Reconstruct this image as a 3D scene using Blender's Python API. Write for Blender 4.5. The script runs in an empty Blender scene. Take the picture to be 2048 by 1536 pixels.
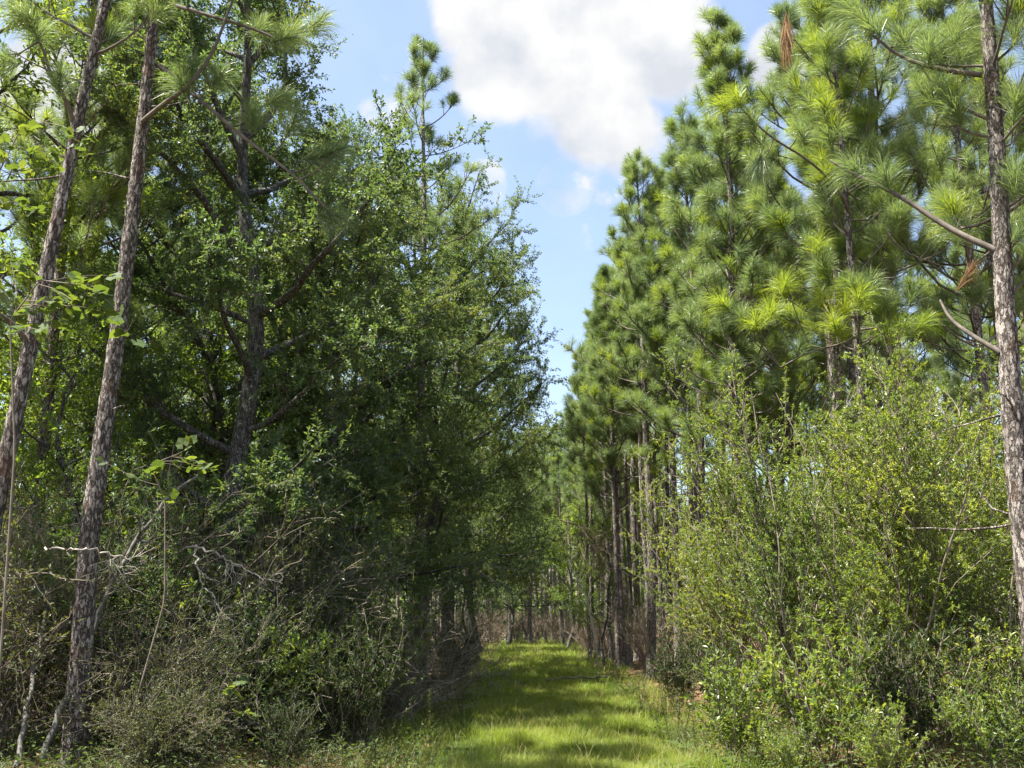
import bpy, math, random
import numpy as np

R = math.radians
PITCH = R(12.95); FPX = 2000.0; EYE = 1.65

# ------------------------------------------------------------------ camera
scene = bpy.context.scene
COL = scene.collection
cam_d = bpy.data.cameras.new("camera")
cam_d.sensor_width = 36.0
cam_d.lens = FPX / 2048.0 * 36.0
cam_d.clip_start = 0.1; cam_d.clip_end = 3000
cam = bpy.data.objects.new("camera", cam_d)
cam.location = (0, 0, EYE)
cam.rotation_euler = (math.pi / 2 + PITCH, 0, 0)
COL.objects.link(cam); scene.camera = cam

# ------------------------------------------------------------------ light
SUN_DIR = np.array([-1.0, -0.28, 0.0]); SUN_DIR /= np.linalg.norm(SUN_DIR)
SUN_EL = R(66)
sun_vec = np.array([SUN_DIR[0] * math.cos(SUN_EL), SUN_DIR[1] * math.cos(SUN_EL), math.sin(SUN_EL)])
sd = bpy.data.lights.new("sun", 'SUN')
sd.energy = 5.0; sd.angle = R(0.5); sd.color = (1.0, 0.95, 0.86)
so = bpy.data.objects.new("sun", sd)
from mathutils import Vector
so.rotation_euler = Vector(sun_vec).to_track_quat('Z', 'Y').to_euler()
so.location = (-20, 10, 40)
COL.objects.link(so)
scene.view_settings.view_transform = 'Standard'
scene.view_settings.look = 'None'
scene.view_settings.gamma = 1.0
scene.view_settings.use_curve_mapping = False
scene.view_settings.exposure = 1.93
SKY_STRENGTH = 0.085
scene.cycles.max_bounces = 8
scene.cycles.diffuse_bounces = 4
scene.cycles.transmission_bounces = 5
scene.cycles.glossy_bounces = 2

def ray(px, py):
    u = (px - 1024) / FPX; v = (768 - py) / FPX
    c, s = math.cos(PITCH), math.sin(PITCH)
    return np.array([u, c - v * s, s + v * c])

def W(px, py, Y):
    """the point seen at pixel px,py at ground distance Y from the camera"""
    d = ray(px, py); t = Y / d[1]
    return np.array([d[0] * t, Y, EYE + d[2] * t])

# ------------------------------------------------------------------ node helpers
def nd(nt, kind, **kw):
    n = nt.nodes.new(kind)
    for k, v in kw.items():
        setattr(n, k, v)
    return n

def ramp(nt, src, stops):
    r = nd(nt, 'ShaderNodeValToRGB')
    el = r.color_ramp.elements
    while len(el) < len(stops): el.new(0.5)
    for e, (p, c) in zip(el, stops):
        e.position = p; e.color = (*c, 1) if len(c) == 3 else c
    nt.links.new(src, r.inputs[0])
    return r.outputs[0]

# ------------------------------------------------------------------ world
world = bpy.data.worlds.new("World"); scene.world = world
world.use_nodes = True
nt = world.node_tree; nt.nodes.clear(); L = nt.links
sky = nd(nt, 'ShaderNodeTexSky', sky_type='NISHITA', sun_disc=False)
sky.sun_elevation = SUN_EL
sky.sun_rotation = math.atan2(SUN_DIR[0], SUN_DIR[1])
sky.air_density = 1.0; sky.dust_density = 2.2; sky.ozone_density = 1.0
tc = nd(nt, 'ShaderNodeTexCoord')
vn = nd(nt, 'ShaderNodeVectorMath', operation='NORMALIZE'); L.new(tc.outputs['Generated'], vn.inputs[0])
def math_node(op, a, b=None, clamp=False):
    m = nd(nt, 'ShaderNodeMath', operation=op, use_clamp=clamp)
    for i, x in enumerate((a, b)):
        if x is None: continue
        if isinstance(x, (int, float)): m.inputs[i].default_value = x
        else: L.new(x, m.inputs[i])
    return m.outputs[0]
no1 = nd(nt, 'ShaderNodeTexNoise'); no1.inputs['Scale'].default_value = 9.0; no1.inputs['Detail'].default_value = 8.0; no1.inputs['Roughness'].default_value = 0.55
L.new(vn.outputs[0], no1.inputs['Vector'])
no2 = nd(nt, 'ShaderNodeTexNoise'); no2.inputs['Scale'].default_value = 3.2; no2.inputs['Detail'].default_value = 7.0; no2.inputs['Roughness'].default_value = 0.6
L.new(vn.outputs[0], no2.inputs['Vector'])
blobs = [(1000, 20, 130), (1130, 20, 190), (1280, 20, 150), (1030, 110, 130), (1180, 130, 170), (1210, 230, 120), (1320, 110, 105), (1150, -200, 260),
         (1130, 375, 60), (965, 370, 50), (1560, 110, 60), (560, 560, 120), (1640, 480, 90), (90, 200, 120)]
val = None
for px, py, rad in blobs:
    d = ray(px, py); d = d / np.linalg.norm(d)
    dist = nd(nt, 'ShaderNodeVectorMath', operation='DISTANCE')
    L.new(vn.outputs[0], dist.inputs[0]); dist.inputs[1].default_value = tuple(d)
    v = math_node('SUBTRACT', 1.0, math_node('DIVIDE', dist.outputs['Value'], rad / FPX * 0.95))
    v = math_node('MINIMUM', v, 0.5 if rad > 90 else 0.02)
    val = v if val is None else math_node('MAXIMUM', val, v)
generic = math_node('MULTIPLY', math_node('SUBTRACT', no2.outputs['Fac'], 0.62), 6.0)     # other cumulus around the sky
val = math_node('MAXIMUM', val, math_node('MAXIMUM', math_node('MINIMUM', generic, 0.18), -0.9))
dens = math_node('ADD', val, math_node('MULTIPLY', math_node('SUBTRACT', no1.outputs['Fac'], 0.5), 1.5))
mr = nd(nt, 'ShaderNodeMapRange', interpolation_type='SMOOTHSTEP'); L.new(dens, mr.inputs[0])
mr.inputs[3].default_value = 0.13; mr.inputs[1].default_value = -0.14; mr.inputs[2].default_value = 0.22
no3 = nd(nt, 'ShaderNodeTexNoise'); no3.inputs['Scale'].default_value = 13.0; no3.inputs['Detail'].default_value = 6.0
L.new(vn.outputs[0], no3.inputs['Vector'])
CL = 0.262 / SKY_STRENGTH
ccol = ramp(nt, no3.outputs['Fac'], [(0.36, (0.74, 0.78, 0.85)), (0.56, (1.0, 1.0, 1.0))])
cs = nd(nt, 'ShaderNodeVectorMath', operation='SCALE'); L.new(ccol, cs.inputs[0]); cs.inputs['Scale'].default_value = CL
mix = nd(nt, 'ShaderNodeMixRGB'); L.new(mr.outputs[0], mix.inputs[0]); L.new(sky.outputs[0], mix.inputs[1]); L.new(cs.outputs[0], mix.inputs[2])
bg = nd(nt, 'ShaderNodeBackground'); bg.inputs['Strength'].default_value = SKY_STRENGTH
L.new(mix.outputs[0], bg.inputs['Color'])
wo = nd(nt, 'ShaderNodeOutputWorld'); L.new(bg.outputs[0], wo.inputs['Surface'])

# ------------------------------------------------------------------ materials
def new_mat(name):
    m = bpy.data.materials.new(name); m.use_nodes = True
    m.node_tree.nodes.clear()
    return m, m.node_tree

def leaf_mat(name, c1, c2, c3, trans=0.4, rough=0.45, spec=0.5, scale=1.2, tboost=1.5, tyel=(1.15, 1.0, 0.35)):
    """foliage: hue varies leaf by leaf and clump by clump, light passes through"""
    m, nt = new_mat(name); L = nt.links
    geo = nd(nt, 'ShaderNodeNewGeometry'); tc = nd(nt, 'ShaderNodeTexCoord'); oi = nd(nt, 'ShaderNodeObjectInfo')
    noi = nd(nt, 'ShaderNodeTexNoise'); noi.inputs['Scale'].default_value = scale; noi.inputs['Detail'].default_value = 2
    L.new(geo.outputs['Position'], noi.inputs['Vector'])
    a = nd(nt, 'ShaderNodeMath', operation='MULTIPLY_ADD'); L.new(geo.outputs['Random Per Island'], a.inputs[0]); a.inputs[1].default_value = 0.45
    b = nd(nt, 'ShaderNodeMath', operation='MULTIPLY_ADD'); L.new(oi.outputs['Random'], b.inputs[0]); b.inputs[1].default_value = 0.25
    L.new(noi.outputs['Fac'], b.inputs[2]); L.new(b.outputs[0], a.inputs[2])
    c = nd(nt, 'ShaderNodeMath', operation='SUBTRACT'); L.new(a.outputs[0], c.inputs[0]); c.inputs[1].default_value = 0.35
    col = ramp(nt, c.outputs[0], [(0.1, c1), (0.5, c2), (0.9, c3)])
    p = nd(nt, 'ShaderNodeBsdfPrincipled'); L.new(col, p.inputs['Base Color'])
    p.inputs['Roughness'].default_value = rough; p.inputs['Specular IOR Level'].default_value = spec
    t = nd(nt, 'ShaderNodeBsdfTranslucent')
    tint = nd(nt, 'ShaderNodeMixRGB', blend_type='MULTIPLY'); tint.inputs[0].default_value = 1
    tint.inputs[2].default_value = (tyel[0] * tboost, tyel[1] * tboost, tyel[2] * tboost, 1); L.new(col, tint.inputs[1])
    L.new(tint.outputs[0], t.inputs['Color'])
    mx = nd(nt, 'ShaderNodeMixShader'); mx.inputs[0].default_value = trans
    L.new(p.outputs[0], mx.inputs[1]); L.new(t.outputs[0], mx.inputs[2])
    o = nd(nt, 'ShaderNodeOutputMaterial'); L.new(mx.outputs[0], o.inputs['Surface'])
    return m

def bark_mat(name, dark, mid, light, sx=16, sz=6, crack=0.09, bump=0.6, warm=0.5):
    m, nt = new_mat(name); L = nt.links
    tc = nd(nt, 'ShaderNodeTexCoord'); mp = nd(nt, 'ShaderNodeMapping'); mp.inputs['Scale'].default_value = (sx, sx, sz)
    L.new(tc.outputs['Object'], mp.inputs['Vector'])
    wn = nd(nt, 'ShaderNodeTexNoise'); wn.inputs['Scale'].default_value = 0.9; wn.inputs['Detail'].default_value = 6; wn.inputs['Roughness'].default_value = 0.65
    L.new(mp.outputs[0], wn.inputs['Vector'])
    ad = nd(nt, 'ShaderNodeMixRGB', blend_type='ADD'); ad.inputs[0].default_value = 1.0
    wsc = nd(nt, 'ShaderNodeVectorMath', operation='SCALE'); L.new(wn.outputs['Color'], wsc.inputs[0]); wsc.inputs['Scale'].default_value = 2.4
    L.new(mp.outputs[0], ad.inputs[1]); L.new(wsc.outputs[0], ad.inputs[2])
    vo = nd(nt, 'ShaderNodeTexVoronoi', feature='DISTANCE_TO_EDGE'); vo.inputs['Scale'].default_value = 1.0; L.new(ad.outputs[0], vo.inputs['Vector'])
    vc = nd(nt, 'ShaderNodeTexVoronoi', feature='F1'); vc.inputs['Scale'].default_value = 1.0; L.new(ad.outputs[0], vc.inputs['Vector'])
    n2 = nd(nt, 'ShaderNodeTexNoise'); n2.inputs['Scale'].default_value = 5.0; n2.inputs['Detail'].default_value = 6; n2.inputs['Roughness'].default_value = 0.7
    L.new(mp.outputs[0], n2.inputs['Vector'])
    sm = nd(nt, 'ShaderNodeMath', operation='ADD'); L.new(n2.outputs['Fac'], sm.inputs[0])
    sep = nd(nt, 'ShaderNodeSeparateColor'); L.new(vc.outputs['Color'], sep.inputs[0])
    hm = nd(nt, 'ShaderNodeMath', operation='MULTIPLY_ADD'); L.new(sep.outputs[0], hm.inputs[0]); hm.inputs[1].default_value = 0.5; hm.inputs[2].default_value = -0.25
    L.new(hm.outputs[0], sm.inputs[1])
    col = ramp(nt, sm.outputs[0], [(0.25, mid), (0.7, light)])
    mr = nd(nt, 'ShaderNodeMapRange', interpolation_type='SMOOTHSTEP'); L.new(vo.outputs['Distance'], mr.inputs[0]); mr.inputs[1].default_value = 0.0; mr.inputs[2].default_value = crack * 2
    cn = nd(nt, 'ShaderNodeTexNoise'); cn.inputs['Scale'].default_value = 0.8; cn.inputs['Detail'].default_value = 5; L.new(mp.outputs[0], cn.inputs['Vector'])
    cw = nd(nt, 'ShaderNodeMapRange'); L.new(cn.outputs['Fac'], cw.inputs[0]); cw.inputs[1].default_value = 0.35; cw.inputs[2].default_value = 0.65; cw.inputs[3].default_value = crack * 0.4; cw.inputs[4].default_value = crack * 3.2
    L.new(cw.outputs[0], mr.inputs[2])
    mx = nd(nt, 'ShaderNodeMixRGB'); L.new(mr.outputs[0], mx.inputs[0]); mx.inputs[1].default_value = (*dark, 1); L.new(col, mx.inputs[2])
    wn2 = nd(nt, 'ShaderNodeTexNoise'); wn2.inputs['Scale'].default_value = 3.0; wn2.inputs['Detail'].default_value = 5; L.new(tc.outputs['Object'], wn2.inputs['Vector'])
    wf = nd(nt, 'ShaderNodeMapRange', interpolation_type='SMOOTHSTEP'); L.new(wn2.outputs['Fac'], wf.inputs[0]); wf.inputs[1].default_value = 0.55; wf.inputs[2].default_value = 0.7; wf.inputs[4].default_value = warm
    mw = nd(nt, 'ShaderNodeMixRGB'); L.new(wf.outputs[0], mw.inputs[0]); L.new(mx.outputs[0], mw.inputs[1]); mw.inputs[2].default_value = (0.22, 0.115, 0.065, 1)
    lf = nd(nt, 'ShaderNodeTexNoise'); lf.inputs['Scale'].default_value = 26.0; lf.inputs['Detail'].default_value = 3; L.new(tc.outputs['Object'], lf.inputs['Vector'])
    lm = nd(nt, 'ShaderNodeMapRange', interpolation_type='SMOOTHSTEP'); L.new(lf.outputs['Fac'], lm.inputs[0]); lm.inputs[1].default_value = 0.64; lm.inputs[2].default_value = 0.70; lm.inputs[4].default_value = 0.7
    mx = nd(nt, 'ShaderNodeMixRGB'); L.new(lm.outputs[0], mx.inputs[0]); L.new(mw.outputs[0], mx.inputs[1]); mx.inputs[2].default_value = (0.46, 0.48, 0.42, 1)
    p = nd(nt, 'ShaderNodeBsdfPrincipled'); L.new(mx.outputs[0], p.inputs['Base Color']); p.inputs['Roughness'].default_value = 0.9
    p.inputs['Specular IOR Level'].default_value = 0.15
    h = nd(nt, 'ShaderNodeMath', operation='MULTIPLY_ADD'); L.new(mr.outputs[0], h.inputs[0]); h.inputs[1].default_value = 1.0
    h2 = nd(nt, 'ShaderNodeMath', operation='MULTIPLY'); L.new(n2.outputs['Fac'], h2.inputs[0]); h2.inputs[1].default_value = 0.6; L.new(h2.outputs[0], h.inputs[2])
    bp = nd(nt, 'ShaderNodeBump'); bp.inputs['Strength'].default_value = bump; bp.inputs['Distance'].default_value = 0.03
    L.new(h.outputs[0], bp.inputs['Height']); L.new(bp.outputs[0], p.inputs['Normal'])
    o = nd(nt, 'ShaderNodeOutputMaterial'); L.new(p.outputs[0], o.inputs['Surface'])
    return m

def twig_mat(name, c1, c2, scale=6):
    m, nt = new_mat(name); L = nt.links
    geo = nd(nt, 'ShaderNodeNewGeometry')
    n = nd(nt, 'ShaderNodeTexNoise'); n.inputs['Scale'].default_value = scale; n.inputs['Detail'].default_value = 5
    tc = nd(nt, 'ShaderNodeTexCoord'); L.new(tc.outputs['Object'], n.inputs['Vector'])
    a = nd(nt, 'ShaderNodeMath', operation='MULTIPLY_ADD'); L.new(geo.outputs['Random Per Island'], a.inputs[0]); a.inputs[1].default_value = 0.5; L.new(n.outputs['Fac'], a.inputs[2])
    s = nd(nt, 'ShaderNodeMath', operation='SUBTRACT'); L.new(a.outputs[0], s.inputs[0]); s.inputs[1].default_value = 0.25
    col = ramp(nt, s.outputs[0], [(0.25, c1), (0.75, c2)])
    p = nd(nt, 'ShaderNodeBsdfPrincipled'); L.new(col, p.inputs['Base Color']); p.inputs['Roughness'].default_value = 0.85; p.inputs['Specular IOR Level'].default_value = 0.2
    o = nd(nt, 'ShaderNodeOutputMaterial'); L.new(p.outputs[0], o.inputs['Surface'])
    return m

def ground_mat():
    m, nt = new_mat("forest_floor"); L = nt.links
    geo = nd(nt, 'ShaderNodeNewGeometry')
    n = nd(nt, 'ShaderNodeTexNoise'); n.inputs['Scale'].default_value = 0.9; n.inputs['Detail'].default_value = 8; n.inputs['Roughness'].default_value = 0.65
    L.new(geo.outputs['Position'], n.inputs['Vector'])
    n2 = nd(nt, 'ShaderNodeTexNoise'); n2.inputs['Scale'].default_value = 22; n2.inputs['Detail'].default_value = 6; n2.inputs['Roughness'].default_value = 0.75
    L.new(geo.outputs['Position'], n2.inputs['Vector'])
    litter = ramp(nt, n2.outputs['Fac'], [(0.3, (0.05, 0.035, 0.02)), (0.55, (0.14, 0.09, 0.05)), (0.75, (0.26, 0.18, 0.10))])
    green = ramp(nt, n2.outputs['Fac'], [(0.3, (0.03, 0.05, 0.012)), (0.7, (0.09, 0.13, 0.03))])
    # greener along the mown lane
    sp = nd(nt, 'ShaderNodeSeparateXYZ'); L.new(geo.outputs['Position'], sp.inputs[0])
    a = nd(nt, 'ShaderNodeMath', operation='MULTIPLY_ADD'); L.new(sp.outputs['Y'], a.inputs[0]); a.inputs[1].default_value = -0.008; 
    L.new(sp.outputs['X'], a.inputs[2])
    b = nd(nt, 'ShaderNodeMath', operation='SUBTRACT'); L.new(a.outputs[0], b.inputs[0]); b.inputs[1].default_value = 0.65
    c = nd(nt, 'ShaderNodeMath', operation='ABSOLUTE'); L.new(b.outputs[0], c.inputs[0])
    d = nd(nt, 'ShaderNodeMath', operation='MULTIPLY_ADD'); L.new(n.outputs['Fac'], d.inputs[0]); d.inputs[1].default_value = 2.0; L.new(c.outputs[0], d.inputs[2])
    mr = nd(nt, 'ShaderNodeMapRange', interpolation_type='SMOOTHSTEP'); L.new(d.outputs[0], mr.inputs[0]); mr.inputs[1].default_value = 2.4; mr.inputs[2].default_value = 3.4
    mx = nd(nt, 'ShaderNodeMixRGB'); L.new(mr.outputs[0], mx.inputs[0]); L.new(green, mx.inputs[1]); L.new(litter, mx.inputs[2])
    p = nd(nt, 'ShaderNodeBsdfPrincipled'); L.new(mx.outputs[0], p.inputs['Base Color']); p.inputs['Roughness'].default_value = 0.95; p.inputs['Specular IOR Level'].default_value = 0.1
    bp = nd(nt, 'ShaderNodeBump'); bp.inputs['Distance'].default_value = 0.05; L.new(n2.outputs['Fac'], bp.inputs['Height']); L.new(bp.outputs[0], p.inputs['Normal'])
    o = nd(nt, 'ShaderNodeOutputMaterial'); L.new(p.outputs[0], o.inputs['Surface'])
    return m

M = {}
M['pine_bark'] = bark_mat('pine_bark', (0.075, 0.06, 0.05), (0.17, 0.145, 0.125), (0.42, 0.375, 0.335), 27, 9, 0.10, 1.0)
M['oak_bark'] = bark_mat('oak_bark', (0.03, 0.028, 0.024), (0.07, 0.066, 0.058), (0.17, 0.165, 0.145), 34, 9, 0.10, 0.6, warm=0.0)
M['pine_wood'] = twig_mat('pine_branch_bark', (0.05, 0.042, 0.035), (0.17, 0.145, 0.12), 12)
M['oak_wood'] = twig_mat('oak_twig_bark', (0.05, 0.046, 0.04), (0.16, 0.15, 0.13), 10)
M['shrub_wood'] = twig_mat('shrub_stem_bark', (0.08, 0.065, 0.05), (0.25, 0.21, 0.165), 8)
M['dry_twig'] = twig_mat('dry_twig', (0.06, 0.05, 0.04), (0.21, 0.175, 0.135), 5)
M['red_twig'] = twig_mat('reddish_dry_twig', (0.13, 0.095, 0.07), (0.33, 0.26, 0.20), 5)
M['dead_wood'] = twig_mat('bleached_dead_wood', (0.22, 0.195, 0.165), (0.42, 0.39, 0.345), 5)
M['needles'] = leaf_mat('pine_needles', (0.095, 0.14, 0.075), (0.145, 0.20, 0.095), (0.215, 0.265, 0.105), trans=0.42, rough=0.38, spec=0.5, scale=0.9, tboost=1.7, tyel=(1.0, 1.0, 0.5))
M['young_needles'] = leaf_mat('young_pine_needles', (0.13, 0.20, 0.04), (0.19, 0.27, 0.05), (0.25, 0.32, 0.06), trans=0.42, rough=0.4, spec=0.4, scale=0.9, tboost=1.8)
M['brown_needles'] = leaf_mat('dead_pine_needles', (0.16, 0.09, 0.045), (0.26, 0.15, 0.07), (0.36, 0.22, 0.09), trans=0.2, rough=0.6, spec=0.2, scale=3, tboost=1.0, tyel=(1, 0.9, 0.6))
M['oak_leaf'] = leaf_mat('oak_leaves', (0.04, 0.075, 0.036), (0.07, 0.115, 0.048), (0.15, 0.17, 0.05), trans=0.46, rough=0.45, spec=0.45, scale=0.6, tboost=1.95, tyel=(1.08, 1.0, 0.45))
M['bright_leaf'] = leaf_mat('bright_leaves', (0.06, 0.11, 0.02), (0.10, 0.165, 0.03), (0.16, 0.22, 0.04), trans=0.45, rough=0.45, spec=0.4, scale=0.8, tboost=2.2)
M['titi_leaf'] = leaf_mat('shrub_leaves', (0.055, 0.10, 0.03), (0.13, 0.19, 0.045), (0.29, 0.33, 0.075), trans=0.45, rough=0.40, spec=0.5, scale=1.0, tboost=1.8)
M['dull_leaf'] = leaf_mat('thicket_leaves', (0.05, 0.07, 0.028), (0.085, 0.105, 0.04), (0.14, 0.15, 0.06), trans=0.3, rough=0.5, spec=0.4, scale=1.5, tboost=1.6)
M['straw'] = leaf_mat('straw_blades', (0.14, 0.15, 0.04), (0.24, 0.22, 0.08), (0.36, 0.31, 0.15), trans=0.4, rough=0.6, spec=0.2, scale=1.5, tboost=1.3, tyel=(1.1, 1, .6))
M['dark_leaf'] = leaf_mat('dark_bush_leaves', (0.025, 0.042, 0.016), (0.045, 0.068, 0.022), (0.075, 0.095, 0.03), trans=0.3, rough=0.6, spec=0.2, scale=1.5, tboost=1.6)
M['grass'] = leaf_mat('grass_blades', (0.09, 0.14, 0.02), (0.155, 0.21, 0.028), (0.25, 0.28, 0.055), trans=0.42, rough=0.5, spec=0.3, scale=0.7, tboost=1.6, tyel=(0.95, 1.0, 0.3))
M['vine_leaf'] = leaf_mat('vine_leaves', (0.035, 0.065, 0.02), (0.06, 0.10, 0.03), (0.10, 0.14, 0.04), trans=0.4, rough=0.6, spec=0.25, scale=2, tboost=2.0)
M['fern'] = leaf_mat('fern_fronds', (0.06, 0.105, 0.03), (0.10, 0.155, 0.045), (0.15, 0.20, 0.06), trans=0.35, rough=0.5, spec=0.3, scale=2, tboost=1.5)
M['litter'] = leaf_mat('fallen_leaves', (0.10, 0.065, 0.035), (0.2, 0.13, 0.07), (0.33, 0.24, 0.13), trans=0.1, rough=0.7, spec=0.2, scale=2, tboost=1.0, tyel=(1, 0.9, 0.7))
M['ground'] = ground_mat()

# ------------------------------------------------------------------ mesh builder
def unit(v):
    v = np.asarray(v, float)
    n = np.linalg.norm(v, axis=-1, keepdims=True); n[n == 0] = 1
    return v / n

class Geo:
    """collects tubes, leaves and needles; one mesh object with up to a few material slots"""
    def __init__(self): self.v = []; self.f3 = []; self.f4 = []; self.n = 0
    def add(self, V, F3=None, F4=None, m=0, smooth=False):
        V = np.asarray(V, np.float32).reshape(-1, 3)
        if F3 is not None and len(F3): self.f3.append((np.asarray(F3, np.int32) + self.n, m, smooth))
        if F4 is not None and len(F4): self.f4.append((np.asarray(F4, np.int32) + self.n, m, smooth))
        self.v.append(V); self.n += len(V)
    def tube(self, P, rad, sides=6, m=0, jitter=0.0, rng=None, cap=True):
        P = np.asarray(P, float); n = len(P); rad = np.broadcast_to(np.asarray(rad, float), (n,))
        T = unit(np.gradient(P, axis=0))
        ref = np.array([1.0, 0, 0]) if abs(T[0][0]) < 0.8 else np.array([0, 1.0, 0])
        A = unit(np.cross(T, ref)); B = np.cross(T, A)
        ang = np.arange(sides) * 2 * math.pi / sides
        rr = rad[:, None] * np.ones(sides)[None, :]
        if jitter and rng is not None:
            rr = rr * (1 + jitter * rng.standard_normal((n, sides)))
        V = P[:, None, :] + rr[:, :, None] * (np.cos(ang)[None, :, None] * A[:, None, :] + np.sin(ang)[None, :, None] * B[:, None, :])
        V = V.reshape(-1, 3)
        i = np.arange(n - 1)[:, None] * sides; j = np.arange(sides)[None, :]; k = (j + 1) % sides
        F = np.stack([i + j, i + k, i + sides + k, i + sides + j], -1).reshape(-1, 4)
        self.add(V, F4=F, m=m, smooth=True)
    def leaves(self, P, D, N, Ln, Wd, m=0, fold=0.12, widest=0.45):
        n = len(P)
        if n == 0: return
        D = unit(D); S = unit(np.cross(D, N)); N2 = np.cross(S, D)
        Ln = np.broadcast_to(Ln, (n,))[:, None]; Wd = np.broadcast_to(Wd, (n,))[:, None]
        V = np.empty((n, 4, 3))
        V[:, 0] = P; V[:, 2] = P + D * Ln - N2 * Ln * 0.08
        mid = P + D * Ln * widest + N2 * Wd * fold
        V[:, 1] = mid + S * Wd * 0.5; V[:, 3] = mid - S * Wd * 0.5
        b = np.arange(n)[:, None] * 4
        F = np.concatenate([b + np.array([0, 1, 2]), b + np.array([0, 2, 3])], 0)
        self.add(V, F3=F, m=m)
    def strips(self, P, D, Ln, wd, sag, m=0, rng=None, side=None):
        """thin two-segment blades (needles, grass): quad + triangle, tip pulled by sag"""
        n = len(P)
        if n == 0: return
        D = unit(D); Ln = np.broadcast_to(Ln, (n,))[:, None]; wd = np.broadcast_to(wd, (n,))[:, None]
        S = unit(np.cross(D, rng.standard_normal((n, 3)))) if side is None else side
        sag = np.asarray(sag)
        Mp = P + D * Ln * 0.55 + sag * Ln * 0.25
        Tp = P + D * Ln * 0.95 + sag * Ln
        V = np.empty((n, 5, 3))
        V[:, 0] = P - S * wd * .5; V[:, 1] = P + S * wd * .5
        V[:, 2] = Mp + S * wd * .42; V[:, 3] = Mp - S * wd * .42; V[:, 4] = Tp
        b = np.arange(n)[:, None] * 5
        self.add(V, F3=b + np.array([3, 2, 4]), F4=b + np.array([0, 1, 2, 3]), m=m)
    def mesh(self, name, mats):
        me = bpy.data.meshes.new(name)
        V = np.concatenate(self.v) if self.v else np.zeros((0, 3), np.float32)
        me.vertices.add(len(V)); me.vertices.foreach_set('co', V.ravel())
        idx = []; tot = []; mi = []; sm = []
        for arr, k in ((self.f3, 3), (self.f4, 4)):
            for F, m, s in arr:
                idx.append(F.ravel()); tot.append(np.full(len(F), k, np.int32)); mi.append(np.full(len(F), m, np.int32)); sm.append(np.full(len(F), s, bool))
        idx = np.concatenate(idx); tot = np.concatenate(tot); mi = np.concatenate(mi); sm = np.concatenate(sm)
        me.loops.add(len(idx)); me.loops.foreach_set('vertex_index', idx)
        me.polygons.add(len(tot))
        st = np.zeros(len(tot), np.int32); st[1:] = np.cumsum(tot)[:-1]
        me.polygons.foreach_set('loop_start', st)
        me.polygons.foreach_set('material_index', mi)
        me.polygons.foreach_set('use_smooth', sm)
        for x in mats: me.materials.append(x)
        me.update(calc_edges=True)
        return me

def link(name, mesh, parent=None, loc=None):
    o = bpy.data.objects.new(name, mesh); COL.objects.link(o)
    if parent is not None: o.parent = parent
    if loc is not None: o.location = loc
    return o

def tag(o, label, cat, group=None, kind=None):
    if label: o['label'] = label
    if cat: o['category'] = cat
    if group: o['group'] = group
    if kind: o['kind'] = kind
    return o

def root(name, label, cat, loc=(0, 0, 0), rz=0.0, sc=1.0, group=None, tilt=(0, 0)):
    o = bpy.data.objects.new(name, None); COL.objects.link(o)
    o.empty_display_size = 0.3
    o.location = loc; o.rotation_euler = (tilt[0], tilt[1], rz)
    o.scale = (sc, sc, sc) if not isinstance(sc, tuple) else sc
    return tag(o, label, cat, group)

def inst(name, parts, label, cat, x, y, rz=0.0, sc=1.0, group=None, tilt=(0, 0), z=0.0):
    """one individual: an Empty at its foot and a copy of each part (sharing mesh data)"""
    r = root(name, label, cat, (x, y, ground_z(x, y) - 0.03 + z), rz, sc, group, tilt)
    for pn, me in parts:
        link(pn, me, r)
    return r

# ------------------------------------------------------------------ ground
def ground_z(x, y):
    x = np.asarray(x, float); y = np.asarray(y, float)
    z = 0.05 * np.sin(x * 0.9 + 1.3) * np.sin(y * 0.31) + 0.04 * np.sin(x * 2.1 + y * 0.7) * np.sin(y * 0.9 + 2)
    off = np.abs(x - lane_x(y))
    z = z * np.clip((off - 0.8) / 2.0, 0.25, 1.0)
    z = z + 0.10 * np.clip((off - 1.8) / 2.5, 0, 1)
    return z

def lane_x(y): return 0.66 + 0.008 * np.asarray(y, float)

rng = np.random.default_rng(7)
g = Geo()
xs = np.concatenate([[-1500, -400, -120], np.linspace(-40, 40, 161), [120, 400, 1500]])
ys = np.concatenate([[-1500, -300, -60], np.linspace(-20, 130, 251), [200, 500, 1500]])
X, Y = np.meshgrid(xs, ys)
V = np.stack([X, Y, ground_z(X, Y)], -1).reshape(-1, 3)
nx, ny = len(xs), len(ys)
i, j = np.meshgrid(np.arange(ny - 1), np.arange(nx - 1), indexing='ij')
F = np.stack([i * nx + j, i * nx + j + 1, (i + 1) * nx + j + 1, (i + 1) * nx + j], -1).reshape(-1, 4)
g.add(V, F4=F, smooth=True)
tag(link('ground', g.mesh('ground', [M['ground']])), None, None, kind='structure')

# ------------------------------------------------------------------ grass on the lane
def noise2(x, y, s, seed=0):
    return (np.sin(x * s * 1.7 + seed) * np.cos(y * s * 1.3 + seed * 2.1) + np.sin(x * s * 0.6 - y * s * 0.9 + seed * 3.3) + np.sin(x * s * 3.1 + y * s * 2.3 + seed)) / 3

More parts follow.
